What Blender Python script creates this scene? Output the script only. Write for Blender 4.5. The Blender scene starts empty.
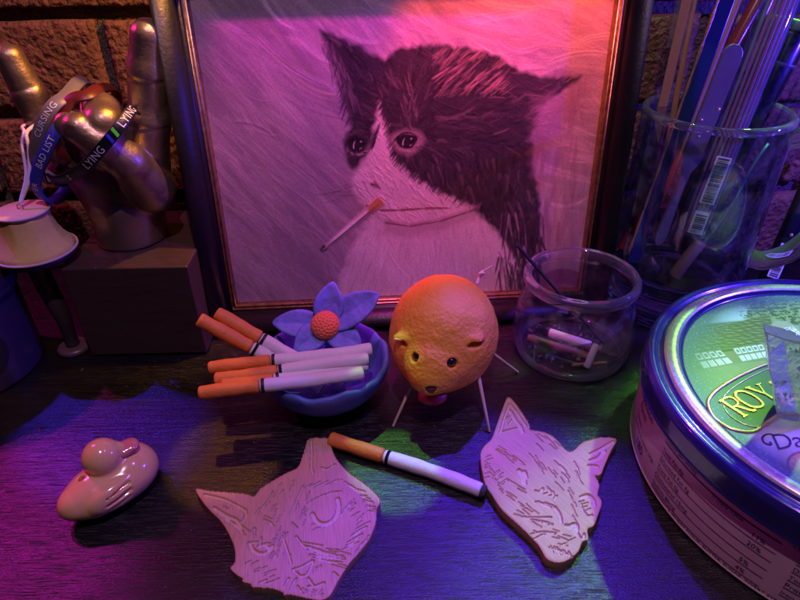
import bpy, bmesh, math, random
import numpy as np
from mathutils import Vector, Matrix
R = math.radians
sc = bpy.context.scene
COL = sc.collection
random.seed(7)

# ------------------------------------------------------------------ camera
cam_d = bpy.data.cameras.new("camera")
cam = bpy.data.objects.new("camera", cam_d); COL.objects.link(cam)
cam_d.sensor_width = 36.0; cam_d.lens = 601.0 / 800.0 * 36.0
cam_d.clip_start = 0.01; cam_d.clip_end = 50.0
_th, _ro = R(33.0), R(0.7)
_f = Vector((0, math.cos(_th), -math.sin(_th))); _u0 = Vector((0, math.sin(_th), math.cos(_th))); _r0 = Vector((1, 0, 0))
_r = _r0 * math.cos(_ro) - _u0 * math.sin(_ro); _u = _u0 * math.cos(_ro) + _r0 * math.sin(_ro)
cam.matrix_world = Matrix(((_r.x, _u.x, -_f.x, 0), (_r.y, _u.y, -_f.y, 0), (_r.z, _u.z, -_f.z, 0.25), (0, 0, 0, 1)))
sc.camera = cam

# ------------------------------------------------------------------ world, lamps, exposure
w = bpy.data.worlds.new("World"); sc.world = w; w.use_nodes = True
bg = w.node_tree.nodes["Background"]; bg.inputs[0].default_value = (0.30, 0.14, 0.62, 1); bg.inputs[1].default_value = 0.008
def lamp(name, loc, col, power, size=0.006, target=None, cone=None, blend=0.15):
    d = bpy.data.lights.new(name, 'SPOT' if cone else 'POINT')
    d.energy = power; d.color = col; d.shadow_soft_size = size
    o = bpy.data.objects.new(name, d); COL.objects.link(o); o.location = loc
    if cone:
        d.spot_size = R(cone); d.spot_blend = blend
        o.rotation_euler = (Vector(target) - Vector(loc)).to_track_quat('-Z', 'Y').to_euler()
    return o
lamp("lamp_key", (0.02, 0.02, 0.76), (1.0, 0.58, 0.94), 7.0, .005)
lamp("lamp_orange", (-0.06, 0.358, 0.305), (1.0, 0.40, 0.03), 2.5, .005, (-0.18, 0.42, 0.15), 82, .3)
lamp("lamp_red", (0.085, 0.332, 0.300), (1.0, 0.08, 0.02), 3.6, .005, (0.070, 0.384, 0.215), 66, .4)
lamp("lamp_pink", (-0.01, 0.314, 0.375), (1.0, 0.03, 0.66), 4.4, .005, (-0.01, 0.380, 0.210), 60, .4)
lamp("lamp_magenta", (-0.45, 0.41, 0.36), (1.0, 0.02, 0.50), 1.8)
lamp("lamp_blue_side", (0.38, 0.30, 0.20), (0.08, 0.03, 1.0), 5.0)
lamp("lamp_violet_top", (0.22, 0.22, 0.60), (0.30, 0.06, 1.0), 3.0)
lamp("lamp_green", (0.285, 0.425, 0.29), (0.30, 1.0, 0.06), 5.0, .006, (0.205, 0.265, 0.05), 46, .3)
lamp("lamp_green_wall", (0.17, 0.425, 0.33), (0.22, 1.0, 0.08), 0.5, .006, (0.21, 0.445, 0.20), 100, .4)
lamp("beam_green", (-0.06, 0.425, 0.42), (0.25, 1.0, 0.10), 4.5, .003, (-0.004, 0.220, 0), 6.5, .2)
lamp("beam_orange", (-0.19, 0.425, 0.40), (1.0, 0.36, 0.05), 1.8, .003, (-0.098, 0.228, 0), 8, .3)
lamp("beam_blue", (0.12, 0.425, 0.42), (0.10, 0.02, 1.0), 15.0, .004, (0.045, 0.125, 0), 30, .5)
lamp("beam_magenta", (-0.40, 0.425, 0.38), (0.85, 0.03, 0.75), 4.0, .004, (-0.205, 0.165, 0), 20, .7)
lamp("beam_blue_left", (-0.36, 0.425, 0.40), (0.08, 0.03, 1.0), 6.5, .004, (-0.17, 0.255, 0), 14, .6)
sc.view_settings.view_transform = 'Standard'; sc.view_settings.look = 'None'
sc.view_settings.gamma = 1.0; sc.view_settings.exposure = 0.0; sc.view_settings.use_curve_mapping = False
sc.cycles.use_denoising = True
sc.cycles.max_bounces = 12; sc.cycles.transparent_max_bounces = 24; sc.cycles.transmission_bounces = 10
sc.cycles.sample_clamp_indirect = 4.0


# ------------------------------------------------------------------ helpers
def mk_mesh(name, V, F, smooth=True):
    me = bpy.data.meshes.new(name)
    V = np.asarray(V, dtype=np.float32)
    if isinstance(F, np.ndarray):
        n, k = F.shape
        me.vertices.add(len(V)); me.vertices.foreach_set("co", V.ravel())
        me.loops.add(n * k); me.loops.foreach_set("vertex_index", F.astype(np.int32).ravel())
        me.polygons.add(n); me.polygons.foreach_set("loop_start", np.arange(0, n * k, k, dtype=np.int32))
        me.update(calc_edges=True)
    else:
        me.from_pydata([tuple(map(float, v)) for v in V], [], F)
    me.polygons.foreach_set("use_smooth", np.full(len(me.polygons), smooth))
    me.update()
    return me
def obj(name, me, mat=None, parent=None, loc=None, rot=None):
    o = bpy.data.objects.new(name, me); COL.objects.link(o)
    if mat is not None and me is not None:
        if not me.materials: me.materials.append(mat)
    if parent is not None: o.parent = parent
    if loc is not None: o.location = loc
    if rot is not None: o.rotation_euler = rot
    return o
def tag(o, label=None, cat=None, group=None, kind=None):
    if label: o["label"] = label
    if cat: o["category"] = cat
    if group: o["group"] = group
    if kind: o["kind"] = kind
    return o
def thing(name, label, cat, loc=(0, 0, 0), rot=(0, 0, 0), group=None):
    return tag(obj(name, None, None, None, loc, rot), label, cat, group)
def bevel_mesh(me, width, seg=2, angle=30):
    bm = bmesh.new(); bm.from_mesh(me)
    es = [e for e in bm.edges if len(e.link_faces) == 2 and e.calc_face_angle(0) > R(angle)]
    bmesh.ops.bevel(bm, geom=es, offset=width, segments=seg, profile=0.5, affect='EDGES', clamp_overlap=True)
    bm.to_mesh(me); bm.free(); me.update()
    return me
def box_me(name, lo, hi, bev=0.0, seg=2):
    x0, y0, z0 = lo; x1, y1, z1 = hi
    V = [(x0,y0,z0),(x1,y0,z0),(x1,y1,z0),(x0,y1,z0),(x0,y0,z1),(x1,y0,z1),(x1,y1,z1),(x0,y1,z1)]
    F = [(0,3,2,1),(4,5,6,7),(0,1,5,4),(1,2,6,5),(2,3,7,6),(3,0,4,7)]
    me = mk_mesh(name, V, F, False)
    if bev: bevel_mesh(me, bev, seg); me.polygons.foreach_set("use_smooth", np.full(len(me.polygons), False))
    return me
def lathe_me(name, prof, n=72, closed=False, wob=None):
    prof = np.array(prof, float); m = len(prof)
    a = np.arange(n) * 2 * np.pi / n
    r = prof[:, 0][:, None]; V = np.stack([r * np.cos(a), r * np.sin(a), np.repeat(prof[:, 1][:, None], n, 1)], -1)
    if wob is not None: V = wob(V, a)
    idx = np.arange(m * n).reshape(m, n); F = []
    mm = m if closed else m - 1
    for i in range(mm):
        i2 = (i + 1) % m
        F.append(np.stack([idx[i], np.roll(idx[i], -1), np.roll(idx[i2], -1), idx[i2]], -1))
    return mk_mesh(name, V.reshape(-1, 3), np.concatenate(F), True)
def round_prof(pts, rad, seg=5):
    """round the corners of a 2D polyline"""
    out = [pts[0]]
    for i in range(1, len(pts) - 1):
        p = np.array(pts[i], float); a = np.array(pts[i-1], float) - p; b = np.array(pts[i+1], float) - p
        la, lb = np.linalg.norm(a), np.linalg.norm(b); r = min(rad, la * .45, lb * .45)
        s, e = p + a / la * r, p + b / lb * r
        for k in range(seg + 1):
            t = k / seg; out.append(tuple((1-t)**2 * s + 2*t*(1-t) * p + t*t * e))
    out.append(pts[-1]); return out
def catmull(P, n=8, closed=False):
    P = [np.array(p, float) for p in P]; m = len(P); out = []
    for i in range(m if closed else m - 1):
        p0 = P[(i-1) % m] if closed or i > 0 else 2*P[0]-P[1]
        p1 = P[i]; p2 = P[(i+1) % m]
        p3 = P[(i+2) % m] if closed or i + 2 < m else 2*P[-1]-P[-2]
        for k in range(n):
            t = k / n
            out.append(.5*((2*p1)+(-p0+p2)*t+(2*p0-5*p1+4*p2-p3)*t*t+(-p0+3*p1-3*p2+p3)*t**3))
    if not closed: out.append(P[-1])
    return np.array(out)
def resample(P, n, closed=False):
    Q = np.vstack([P, P[:1]]) if closed else P
    d = np.r_[0, np.cumsum(np.linalg.norm(np.diff(Q, axis=0), axis=1))]
    s = np.linspace(0, d[-1], n + 1)[:-1] if closed else np.linspace(0, d[-1], n)
    return np.stack([np.interp(s, d, Q[:, k]) for k in range(3)], -1), d[-1]
def tube_me(name, path, radii, n=16, caps=True, closed=False, flat=1.0, up=(0.02, 0.1, 1)):
    P = np.array(path, float); m = len(P); rad = np.broadcast_to(np.array(radii, float), (m,))
    T = np.gradient(P, axis=0) if not closed else np.roll(P, -1, 0) - np.roll(P, 1, 0)
    T /= np.linalg.norm(T, axis=1)[:, None] + 1e-12
    U = np.zeros_like(P); u = np.cross(T[0], up); u /= np.linalg.norm(u)
    for i in range(m):
        u = u - T[i] * (u @ T[i]); u /= np.linalg.norm(u); U[i] = u
    W = np.cross(T, U)
    a = np.arange(n) * 2 * np.pi / n
    V = P[:, None] + rad[:, None, None] * (np.cos(a)[None, :, None] * U[:, None] + flat * np.sin(a)[None, :, None] * W[:, None])
    idx = np.arange(m * n).reshape(m, n); F = []
    for i in range(m if closed else m - 1):
        j = (i + 1) % m
        F += [tuple(q) for q in np.stack([idx[i], np.roll(idx[i], -1), np.roll(idx[j], -1), idx[j]], -1)]
    V = V.reshape(-1, 3)
    if caps and not closed:
        F += [tuple(idx[0][::-1]), tuple(idx[-1])]
    me = mk_mesh(name, V, [tuple(map(int, q)) for q in F], True)
    return me
def capsule_radii(m, r, round_n=3):
    rr = np.full(m, r)
    return rr
def rod_me(name, a, b, r0, r1=None, n=16, bev=0.0, off=(0, 0, 0)):
    """straight rod with slightly rounded ends"""
    r1 = r0 if r1 is None else r1
    a = np.array(a, float) - off; b = np.array(b, float) - off; L = np.linalg.norm(b - a); d = (b - a) / L
    e = min(bev if bev else min(r0, r1) * .25, L * .2)
    ts = [0, e * .3, e, L * .5, L - e, L - e * .3, L]; rs = [1 - e / r0 if r0 > e else .2, .95, 1, 1, 1, .95, 1 - e / r1 if r1 > e else .2]
    P = [a + d * t for t in ts]; rad = [(r0 + (r1 - r0) * t / L) * max(s, .15) for t, s in zip(ts, rs)]
    return tube_me(name, P, rad, n)
def noise3(P, freq, seed=0, n=6):
    rs = np.random.RandomState(seed); out = np.zeros(P.shape[:-1])
    for i in range(n):
        d = rs.normal(size=3); d /= np.linalg.norm(d)
        out += np.sin((P @ d) * freq * rs.uniform(.6, 1.6) + rs.uniform(0, 6.28))
    return out / n
def sd_cone(P, a, b, ra, rb):
    a = np.array(a); b = np.array(b); ab = b - a
    h = np.clip(((P - a) @ ab) / (ab @ ab), 0, 1)
    return np.linalg.norm(P - a - h[..., None] * ab, axis=-1) - (ra + (rb - ra) * h)
def sd_ell(P, c, r, rotz=0.0, M=None):
    q = P - np.array(c)
    if M is not None: q = q @ np.array(M)
    elif rotz:
        cs, sn = math.cos(rotz), math.sin(rotz); q = np.stack([q[..., 0]*cs + q[..., 1]*sn, -q[..., 0]*sn + q[..., 1]*cs, q[..., 2]], -1)
    r = np.array(r); k0 = np.linalg.norm(q / r, axis=-1); k1 = np.linalg.norm(q / (r * r), axis=-1) + 1e-9
    return k0 * (k0 - 1) / k1
def smin(a, b, k):
    h = np.clip(.5 + .5 * (b - a) / k, 0, 1); return b * (1 - h) + a * h - k * h * (1 - h)
def smax(a, b, k): return -smin(-a, -b, k)
def nets_me(name, f, lo, hi, h):
    lo = np.array(lo, float); hi = np.array(hi, float)
    n = np.ceil((hi - lo) / h).astype(int) + 1
    ax = [lo[i] + h * np.arange(n[i]) for i in range(3)]
    P = np.stack(np.meshgrid(*ax, indexing='ij'), -1)
    V = f(P); S = V < 0
    shp = tuple(n - 1); acc = np.zeros(shp + (3,)); cnt = np.zeros(shp)
    quads = []
    def cells(I, o):  # accumulate
        return tuple(I[k] + o[k] for k in range(3))
    for axis in range(3):
        s0 = [slice(None)] * 3; s1 = [slice(None)] * 3
        s0[axis] = slice(0, -1); s1[axis] = slice(1, None)
        A, B = V[tuple(s0)], V[tuple(s1)]
        c = S[tuple(s0)] != S[tuple(s1)]
        I = np.nonzero(c); t = A[I] / (A[I] - B[I])
        p = np.stack([lo[k] + h * I[k].astype(float) for k in range(3)], -1); p[:, axis] += t * h
        o1, o2 = [k for k in range(3) if k != axis]
        ok = (I[o1] > 0) & (I[o2] > 0) & (I[o1] < n[o1]-1) & (I[o2] < n[o2]-1)
        I = tuple(q[ok] for q in I); p = p[ok]; ins = S[tuple(s0)][I]
        ids = []
        for d1, d2 in ((-1, -1), (0, -1), (0, 0), (-1, 0)):
            J = [q.copy() for q in I]; J[o1] += d1; J[o2] += d2
            J = tuple(J); np.add.at(acc, J, p); np.add.at(cnt, J, 1)
            ids.append(np.ravel_multi_index(J, shp))
        q = np.stack(ids, -1)
        flip = ins if axis != 1 else ~ins
        q[~flip] = q[~flip][:, ::-1]
        quads.append(q)
    Q = np.concatenate(quads)
    used, inv = np.unique(Q, return_inverse=True)
    pos = (acc.reshape(-1, 3)[used] / cnt.reshape(-1)[used][:, None])
    return mk_mesh(name, pos, inv.reshape(-1, 4), True)
def disp_me(me, amp, freq, seed=0, octs=3):
    n = len(me.vertices); co = np.empty(n * 3, np.float32); me.vertices.foreach_get("co", co); co = co.reshape(-1, 3).astype(float)
    no = np.empty(n * 3, np.float32); me.vertices.foreach_get("normal", no); no = no.reshape(-1, 3)
    d = sum(noise3(co, freq * 2 ** k, seed + k) / 2 ** k for k in range(octs))
    co = co + no * (d * amp)[:, None]
    me.vertices.foreach_set("co", co.astype(np.float32).ravel()); me.update(); return me
def in_poly(X, Y, poly):
    c = np.zeros(X.shape, bool); n = len(poly)
    for i in range(n):
        x0, y0 = poly[i]; x1, y1 = poly[(i + 1) % n]
        if y0 == y1: continue
        k = ((y0 > Y) != (y1 > Y)) & (X < (x1 - x0) * (Y - y0) / (y1 - y0) + x0); c ^= k
    return c
def seg_dist(X, Y, pts, closed=False):
    best = np.full(X.shape, 1e9); nx = np.zeros(X.shape); ny = np.zeros(X.shape)
    n = len(pts)
    for i in range(n if closed else n - 1):
        x0, y0 = pts[i]; x1, y1 = pts[(i + 1) % n]; dx, dy = x1 - x0, y1 - y0
        t = np.clip(((X - x0) * dx + (Y - y0) * dy) / (dx * dx + dy * dy + 1e-15), 0, 1)
        qx, qy = x0 + t * dx, y0 + t * dy; d = np.hypot(X - qx, Y - qy); k = d < best
        best[k] = d[k]; nx[k] = qx[k]; ny[k] = qy[k]
    return best, nx, ny
def text_me(body, size, shear=0.0, align='LEFT', extrude=0.0, spacing=1.0):
    c = bpy.data.curves.new("lettering", 'FONT'); c.body = body; c.size = size; c.shear = shear; c.align_x = align; c.extrude = extrude; c.space_character = spacing
    c.resolution_u = 3
    o = bpy.data.objects.new("lettering", c); COL.objects.link(o)
    dg = bpy.context.evaluated_depsgraph_get(); dg.update()
    me = bpy.data.meshes.new_from_object(o.evaluated_get(dg))
    COL.objects.unlink(o); bpy.data.objects.remove(o); bpy.data.curves.remove(c)
    me.materials.clear()
    return me
def map_verts(me, fn):
    n = len(me.vertices); co = np.empty(n * 3, np.float32); me.vertices.foreach_get("co", co)
    me.vertices.foreach_set("co", np.asarray(fn(co.reshape(-1, 3).astype(float)), np.float32).ravel()); me.update(); return me

# ------------------------------------------------------------------ materials
def mat(name, col, rough=0.5, metal=0.0, spec=0.5, coat=0.0, var=None, vscale=60.0, vmix=0.5, bump=0.0, bscale=200.0, bdist=0.001, stretch=(1, 1, 1), detail=6.0, sss=0.0, rvar=0.0):
    m = bpy.data.materials.new(name); m.use_nodes = True; nt = m.node_tree; N = nt.nodes; L = nt.links
    b = N["Principled BSDF"]
    b.inputs["Base Color"].default_value = (*col, 1); b.inputs["Roughness"].default_value = rough; b.inputs["Metallic"].default_value = metal
    b.inputs["Specular IOR Level"].default_value = spec; b.inputs["Coat Weight"].default_value = coat; b.inputs["Coat Roughness"].default_value = 0.08
    if sss: b.inputs["Subsurface Weight"].default_value = sss; b.inputs["Subsurface Radius"].default_value = (.002, .001, .0006)
    tc = N.new("ShaderNodeTexCoord"); mp = N.new("ShaderNodeMapping"); mp.inputs["Scale"].default_value = stretch
    L.new(tc.outputs["Object"], mp.inputs["Vector"])
    if var is not None or rvar:
        n = N.new("ShaderNodeTexNoise"); n.inputs["Scale"].default_value = vscale; n.inputs["Detail"].default_value = detail; n.inputs["Roughness"].default_value = 0.65
        L.new(mp.outputs[0], n.inputs["Vector"])
        r = N.new("ShaderNodeValToRGB"); r.color_ramp.elements[0].position = .5 - vmix * .5; r.color_ramp.elements[1].position = .5 + vmix * .5
        r.color_ramp.elements[0].color = (*col, 1); r.color_ramp.elements[1].color = (*(var if var is not None else col), 1)
        L.new(n.outputs["Fac"], r.inputs["Fac"])
        if var is not None: L.new(r.outputs["Color"], b.inputs["Base Color"])
        if rvar:
            mr = N.new("ShaderNodeMapRange"); mr.inputs["To Min"].default_value = max(rough - rvar, .02); mr.inputs["To Max"].default_value = rough + rvar
            mr.inputs["From Min"].default_value = .3; mr.inputs["From Max"].default_value = .7
            L.new(n.outputs["Fac"], mr.inputs["Value"]); L.new(mr.outputs[0], b.inputs["Roughness"])
    if bump:
        n2 = N.new("ShaderNodeTexNoise"); n2.inputs["Scale"].default_value = bscale; n2.inputs["Detail"].default_value = 5.0
        L.new(mp.outputs[0], n2.inputs["Vector"])
        bp = N.new("ShaderNodeBump"); bp.inputs["Strength"].default_value = bump; bp.inputs["Distance"].default_value = bdist
        L.new(n2.outputs["Fac"], bp.inputs["Height"]); L.new(bp.outputs[0], b.inputs["Normal"])
    return m
def mat_attr(name, rough=0.5, coat=0.0, bump=0.0, bscale=800.0, metal=0.0, bdist=0.0003):
    m = mat(name, (1, 1, 1), rough, metal, coat=coat, bump=bump, bscale=bscale, bdist=bdist)
    N = m.node_tree.nodes; a = N.new("ShaderNodeAttribute"); a.attribute_name = "Col"
    m.node_tree.links.new(a.outputs["Color"], N["Principled BSDF"].inputs["Base Color"]); return m
def set_col(me, cols):
    a = me.color_attributes.new("Col", 'FLOAT_COLOR', 'POINT')
    c = np.ones((len(me.vertices), 4), np.float32); c[:, :3] = cols; a.data.foreach_set("color", c.ravel())
def mat_thin_glass(name, tint=(.93, .95, .96), edge=(.55, .62, .68), rough=0.02, ior=1.45, add=0.0, dirt=0.0):
    """thin clear wall: straight-through transmission plus fresnel gloss"""
    m = bpy.data.materials.new(name); m.use_nodes = True; nt = m.node_tree; N = nt.nodes; L = nt.links
    N.remove(N["Principled BSDF"]); out = N["Material Output"]
    tr = N.new("ShaderNodeBsdfTransparent"); gl = N.new("ShaderNodeBsdfGlossy"); gl.inputs["Roughness"].default_value = rough
    lw = N.new("ShaderNodeLayerWeight"); lw.inputs["Blend"].default_value = .35
    mx = N.new("ShaderNodeMix"); mx.data_type = 'RGBA'; mx.inputs["A"].default_value = (*tint, 1); mx.inputs["B"].default_value = (*edge, 1)
    L.new(lw.outputs["Facing"], mx.inputs["Factor"]); L.new(mx.outputs["Result"], tr.inputs["Color"])
    f0 = ((ior - 1) / (ior + 1)) ** 2     # Schlick's curve, the same seen from either side of the wall
    l2 = N.new("ShaderNodeLayerWeight"); l2.inputs["Blend"].default_value = .5
    pw = N.new("ShaderNodeMath"); pw.operation = 'POWER'; pw.inputs[1].default_value = 5.0; L.new(l2.outputs["Facing"], pw.inputs[0])
    ad = N.new("ShaderNodeMath"); ad.operation = 'MULTIPLY_ADD'; ad.use_clamp = True; ad.inputs[1].default_value = 1 - f0; ad.inputs[2].default_value = f0 + add; L.new(pw.outputs[0], ad.inputs[0])
    ms = N.new("ShaderNodeMixShader"); L.new(ad.outputs[0], ms.inputs[0]); L.new(tr.outputs[0], ms.inputs[1]); L.new(gl.outputs[0], ms.inputs[2])
    last = ms
    if dirt:
        df = N.new("ShaderNodeBsdfDiffuse"); df.inputs["Color"].default_value = (.6, .6, .62, 1)
        tc = N.new("ShaderNodeTexCoord"); nz = N.new("ShaderNodeTexNoise"); nz.inputs["Scale"].default_value = 70; nz.inputs["Detail"].default_value = 8; nz.inputs["Roughness"].default_value = .75
        L.new(tc.outputs["Object"], nz.inputs["Vector"]); mr = N.new("ShaderNodeMapRange"); mr.inputs["From Min"].default_value = .45; mr.inputs["From Max"].default_value = .75; mr.inputs["To Max"].default_value = dirt
        L.new(nz.outputs["Fac"], mr.inputs["Value"])
        m2 = N.new("ShaderNodeMixShader"); L.new(mr.outputs[0], m2.inputs[0]); L.new(ms.outputs[0], m2.inputs[1]); L.new(df.outputs[0], m2.inputs[2]); last = m2
    L.new(last.outputs[0], out.inputs["Surface"]); return m
def mat_glass(name, col=(.95, .97, .98), rough=0.0, ior=1.48, bump=0.0, bscale=150.0):
    m = mat(name, col, rough, bump=bump, bscale=bscale, bdist=.001); b = m.node_tree.nodes["Principled BSDF"]
    b.inputs["Transmission Weight"].default_value = 1.0; b.inputs["IOR"].default_value = ior; return m

# ------------------------------------------------------------------ measured outlines (metres)
PAINT = {'head': [(-0.0498, 0.1745), (-0.0399, 0.1696), (-0.032, 0.1657), (-0.0132, 0.1561), (-0.009, 0.1603), (-0.0043, 0.1624), (0.0074, 0.1637), (0.0191, 0.164), (0.0368, 0.1615), (0.0549, 0.1567), (0.0675, 0.1486), (0.0831, 0.1442), (0.1064, 0.1447), (0.0991, 0.1386), (0.091, 0.1336), (0.0817, 0.1261), (0.0789, 0.1079), (0.0821, 0.0853), (0.087, 0.0683), (0.0896, 0.0471), (0.0881, 0.0174), (0.0879, -0.0144), (0.082, -0.0141), (0.0773, 0.0195), (0.0676, 0.0372), (0.0543, 0.0529), (0.0404, 0.0646), (0.0203, 0.0743), (0.004, 0.0848), (-0.0074, 0.0949), (-0.0116, 0.1045), (-0.0137, 0.1181), (-0.0147, 0.1277), (-0.0169, 0.1324), (-0.0194, 0.1302), (-0.0193, 0.1171), (-0.0216, 0.1049), (-0.0269, 0.0962), (-0.0335, 0.0907), (-0.0394, 0.0979), (-0.0399, 0.1104), (-0.035, 0.1212), (-0.038, 0.1324), (-0.0423, 0.1496)], 'face': [(-0.0169, 0.1324), (-0.0137, 0.1181), (-0.0116, 0.1045), (-0.0074, 0.0949), (0.004, 0.0848), (0.0203, 0.0743), (0.0404, 0.0646), (0.0418, 0.0611), (0.0206, 0.0543), (0.0005, 0.0523), (-0.0161, 0.0558), (-0.0244, 0.0631), (-0.0294, 0.0687), (-0.0361, 0.0784), (-0.0363, 0.0863), (-0.0308, 0.0938), (-0.0241, 0.1037), (-0.0199, 0.1171)], 'chest': [(-0.0245, 0.0617), (-0.0062, 0.054), (0.0206, 0.0543), (0.0405, 0.0619), (0.0544, 0.0515), (0.0677, 0.0357), (0.0774, 0.0179), (0.0829, -0.0158), (-0.0542, -0.0101), (-0.0484, 0.0148), (-0.0419, 0.0325), (-0.033, 0.048)], 'earin': [(-0.048, 0.1676), (-0.0426, 0.1622), (-0.0387, 0.1512), (-0.0349, 0.1352), (-0.0343, 0.1235), (-0.0387, 0.1307), (-0.0425, 0.1468), (-0.0463, 0.159)], 'earr': [(0.0573, 0.1477), (0.0802, 0.1425), (0.1047, 0.1436), (0.0907, 0.1365), (0.0747, 0.1346), (0.0653, 0.1372)], 'pink': [(0.078, 0.1322), (0.0934, 0.1341), (0.1031, 0.1315), (0.0956, 0.1136), (0.0872, 0.1013), (0.0864, 0.0752), (0.0818, 0.082), (0.0782, 0.1079)], 'cigp': [(-0.0216, 0.0678), (-0.0569, 0.039)], 'cigf': [(-0.0196, 0.0697), (-0.0277, 0.0632)], 'ash': [(-0.0562, 0.0405), (-0.0604, 0.037)], 'eyel': [(-0.032, 0.1077)], 'eyer': [(-0.0009, 0.1086)], 'nose': [(-0.0244, 0.0813), (-0.0211, 0.0818), (-0.018, 0.0784)], 'mouth': [(-0.0282, 0.068), (-0.0191, 0.0642), (-0.006, 0.0637), (0.0105, 0.0644), (0.0271, 0.0638)], 'jaw': [(-0.0161, 0.0558), (0.0005, 0.0523), (0.0206, 0.055), (0.0405, 0.0612), (0.0458, 0.063)], 'tear': [(-0.0356, 0.0991), (-0.0232, 0.0955)]}
CAT_A_ORG = (-0.0531, 0.1841)
CAT_A = [(-0.05168, 0.02001), (-0.04378, 0.01881), (-0.02598, 0.01681), (-0.02118, 0.01531), (-0.01898, 0.01951), (-0.01578, 0.02271), (-0.00758, 0.02941), (-0.00188, 0.03331), (-0.00038, 0.03991), (0.00062, 0.04851), (0.00192, 0.05361), (0.01182, 0.05411), (0.01432, 0.04821), (0.01802, 0.03921), (0.02502, 0.02991), (0.03312, 0.02291), (0.03942, 0.01621), (0.04222, 0.01121), (0.04042, 0.00631), (0.04022, -0.00139), (0.03742, -0.01029), (0.03352, -0.01649), (0.02852, -0.02319), (0.02452, -0.03099), (0.02182, -0.03709), (0.01822, -0.03929), (0.01172, -0.03829), (0.00382, -0.03649), (0.00202, -0.03709), (0.00112, -0.03559), (-0.00438, -0.03369), (-0.01228, -0.03299), (-0.01338, -0.03159), (-0.01728, -0.03049), (-0.01718, -0.02909), (-0.01988, -0.02759), (-0.02408, -0.02389), (-0.02268, -0.02099), (-0.02428, -0.01419), (-0.02888, -0.00619), (-0.03488, 0.00141), (-0.04348, 0.00931)]
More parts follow.
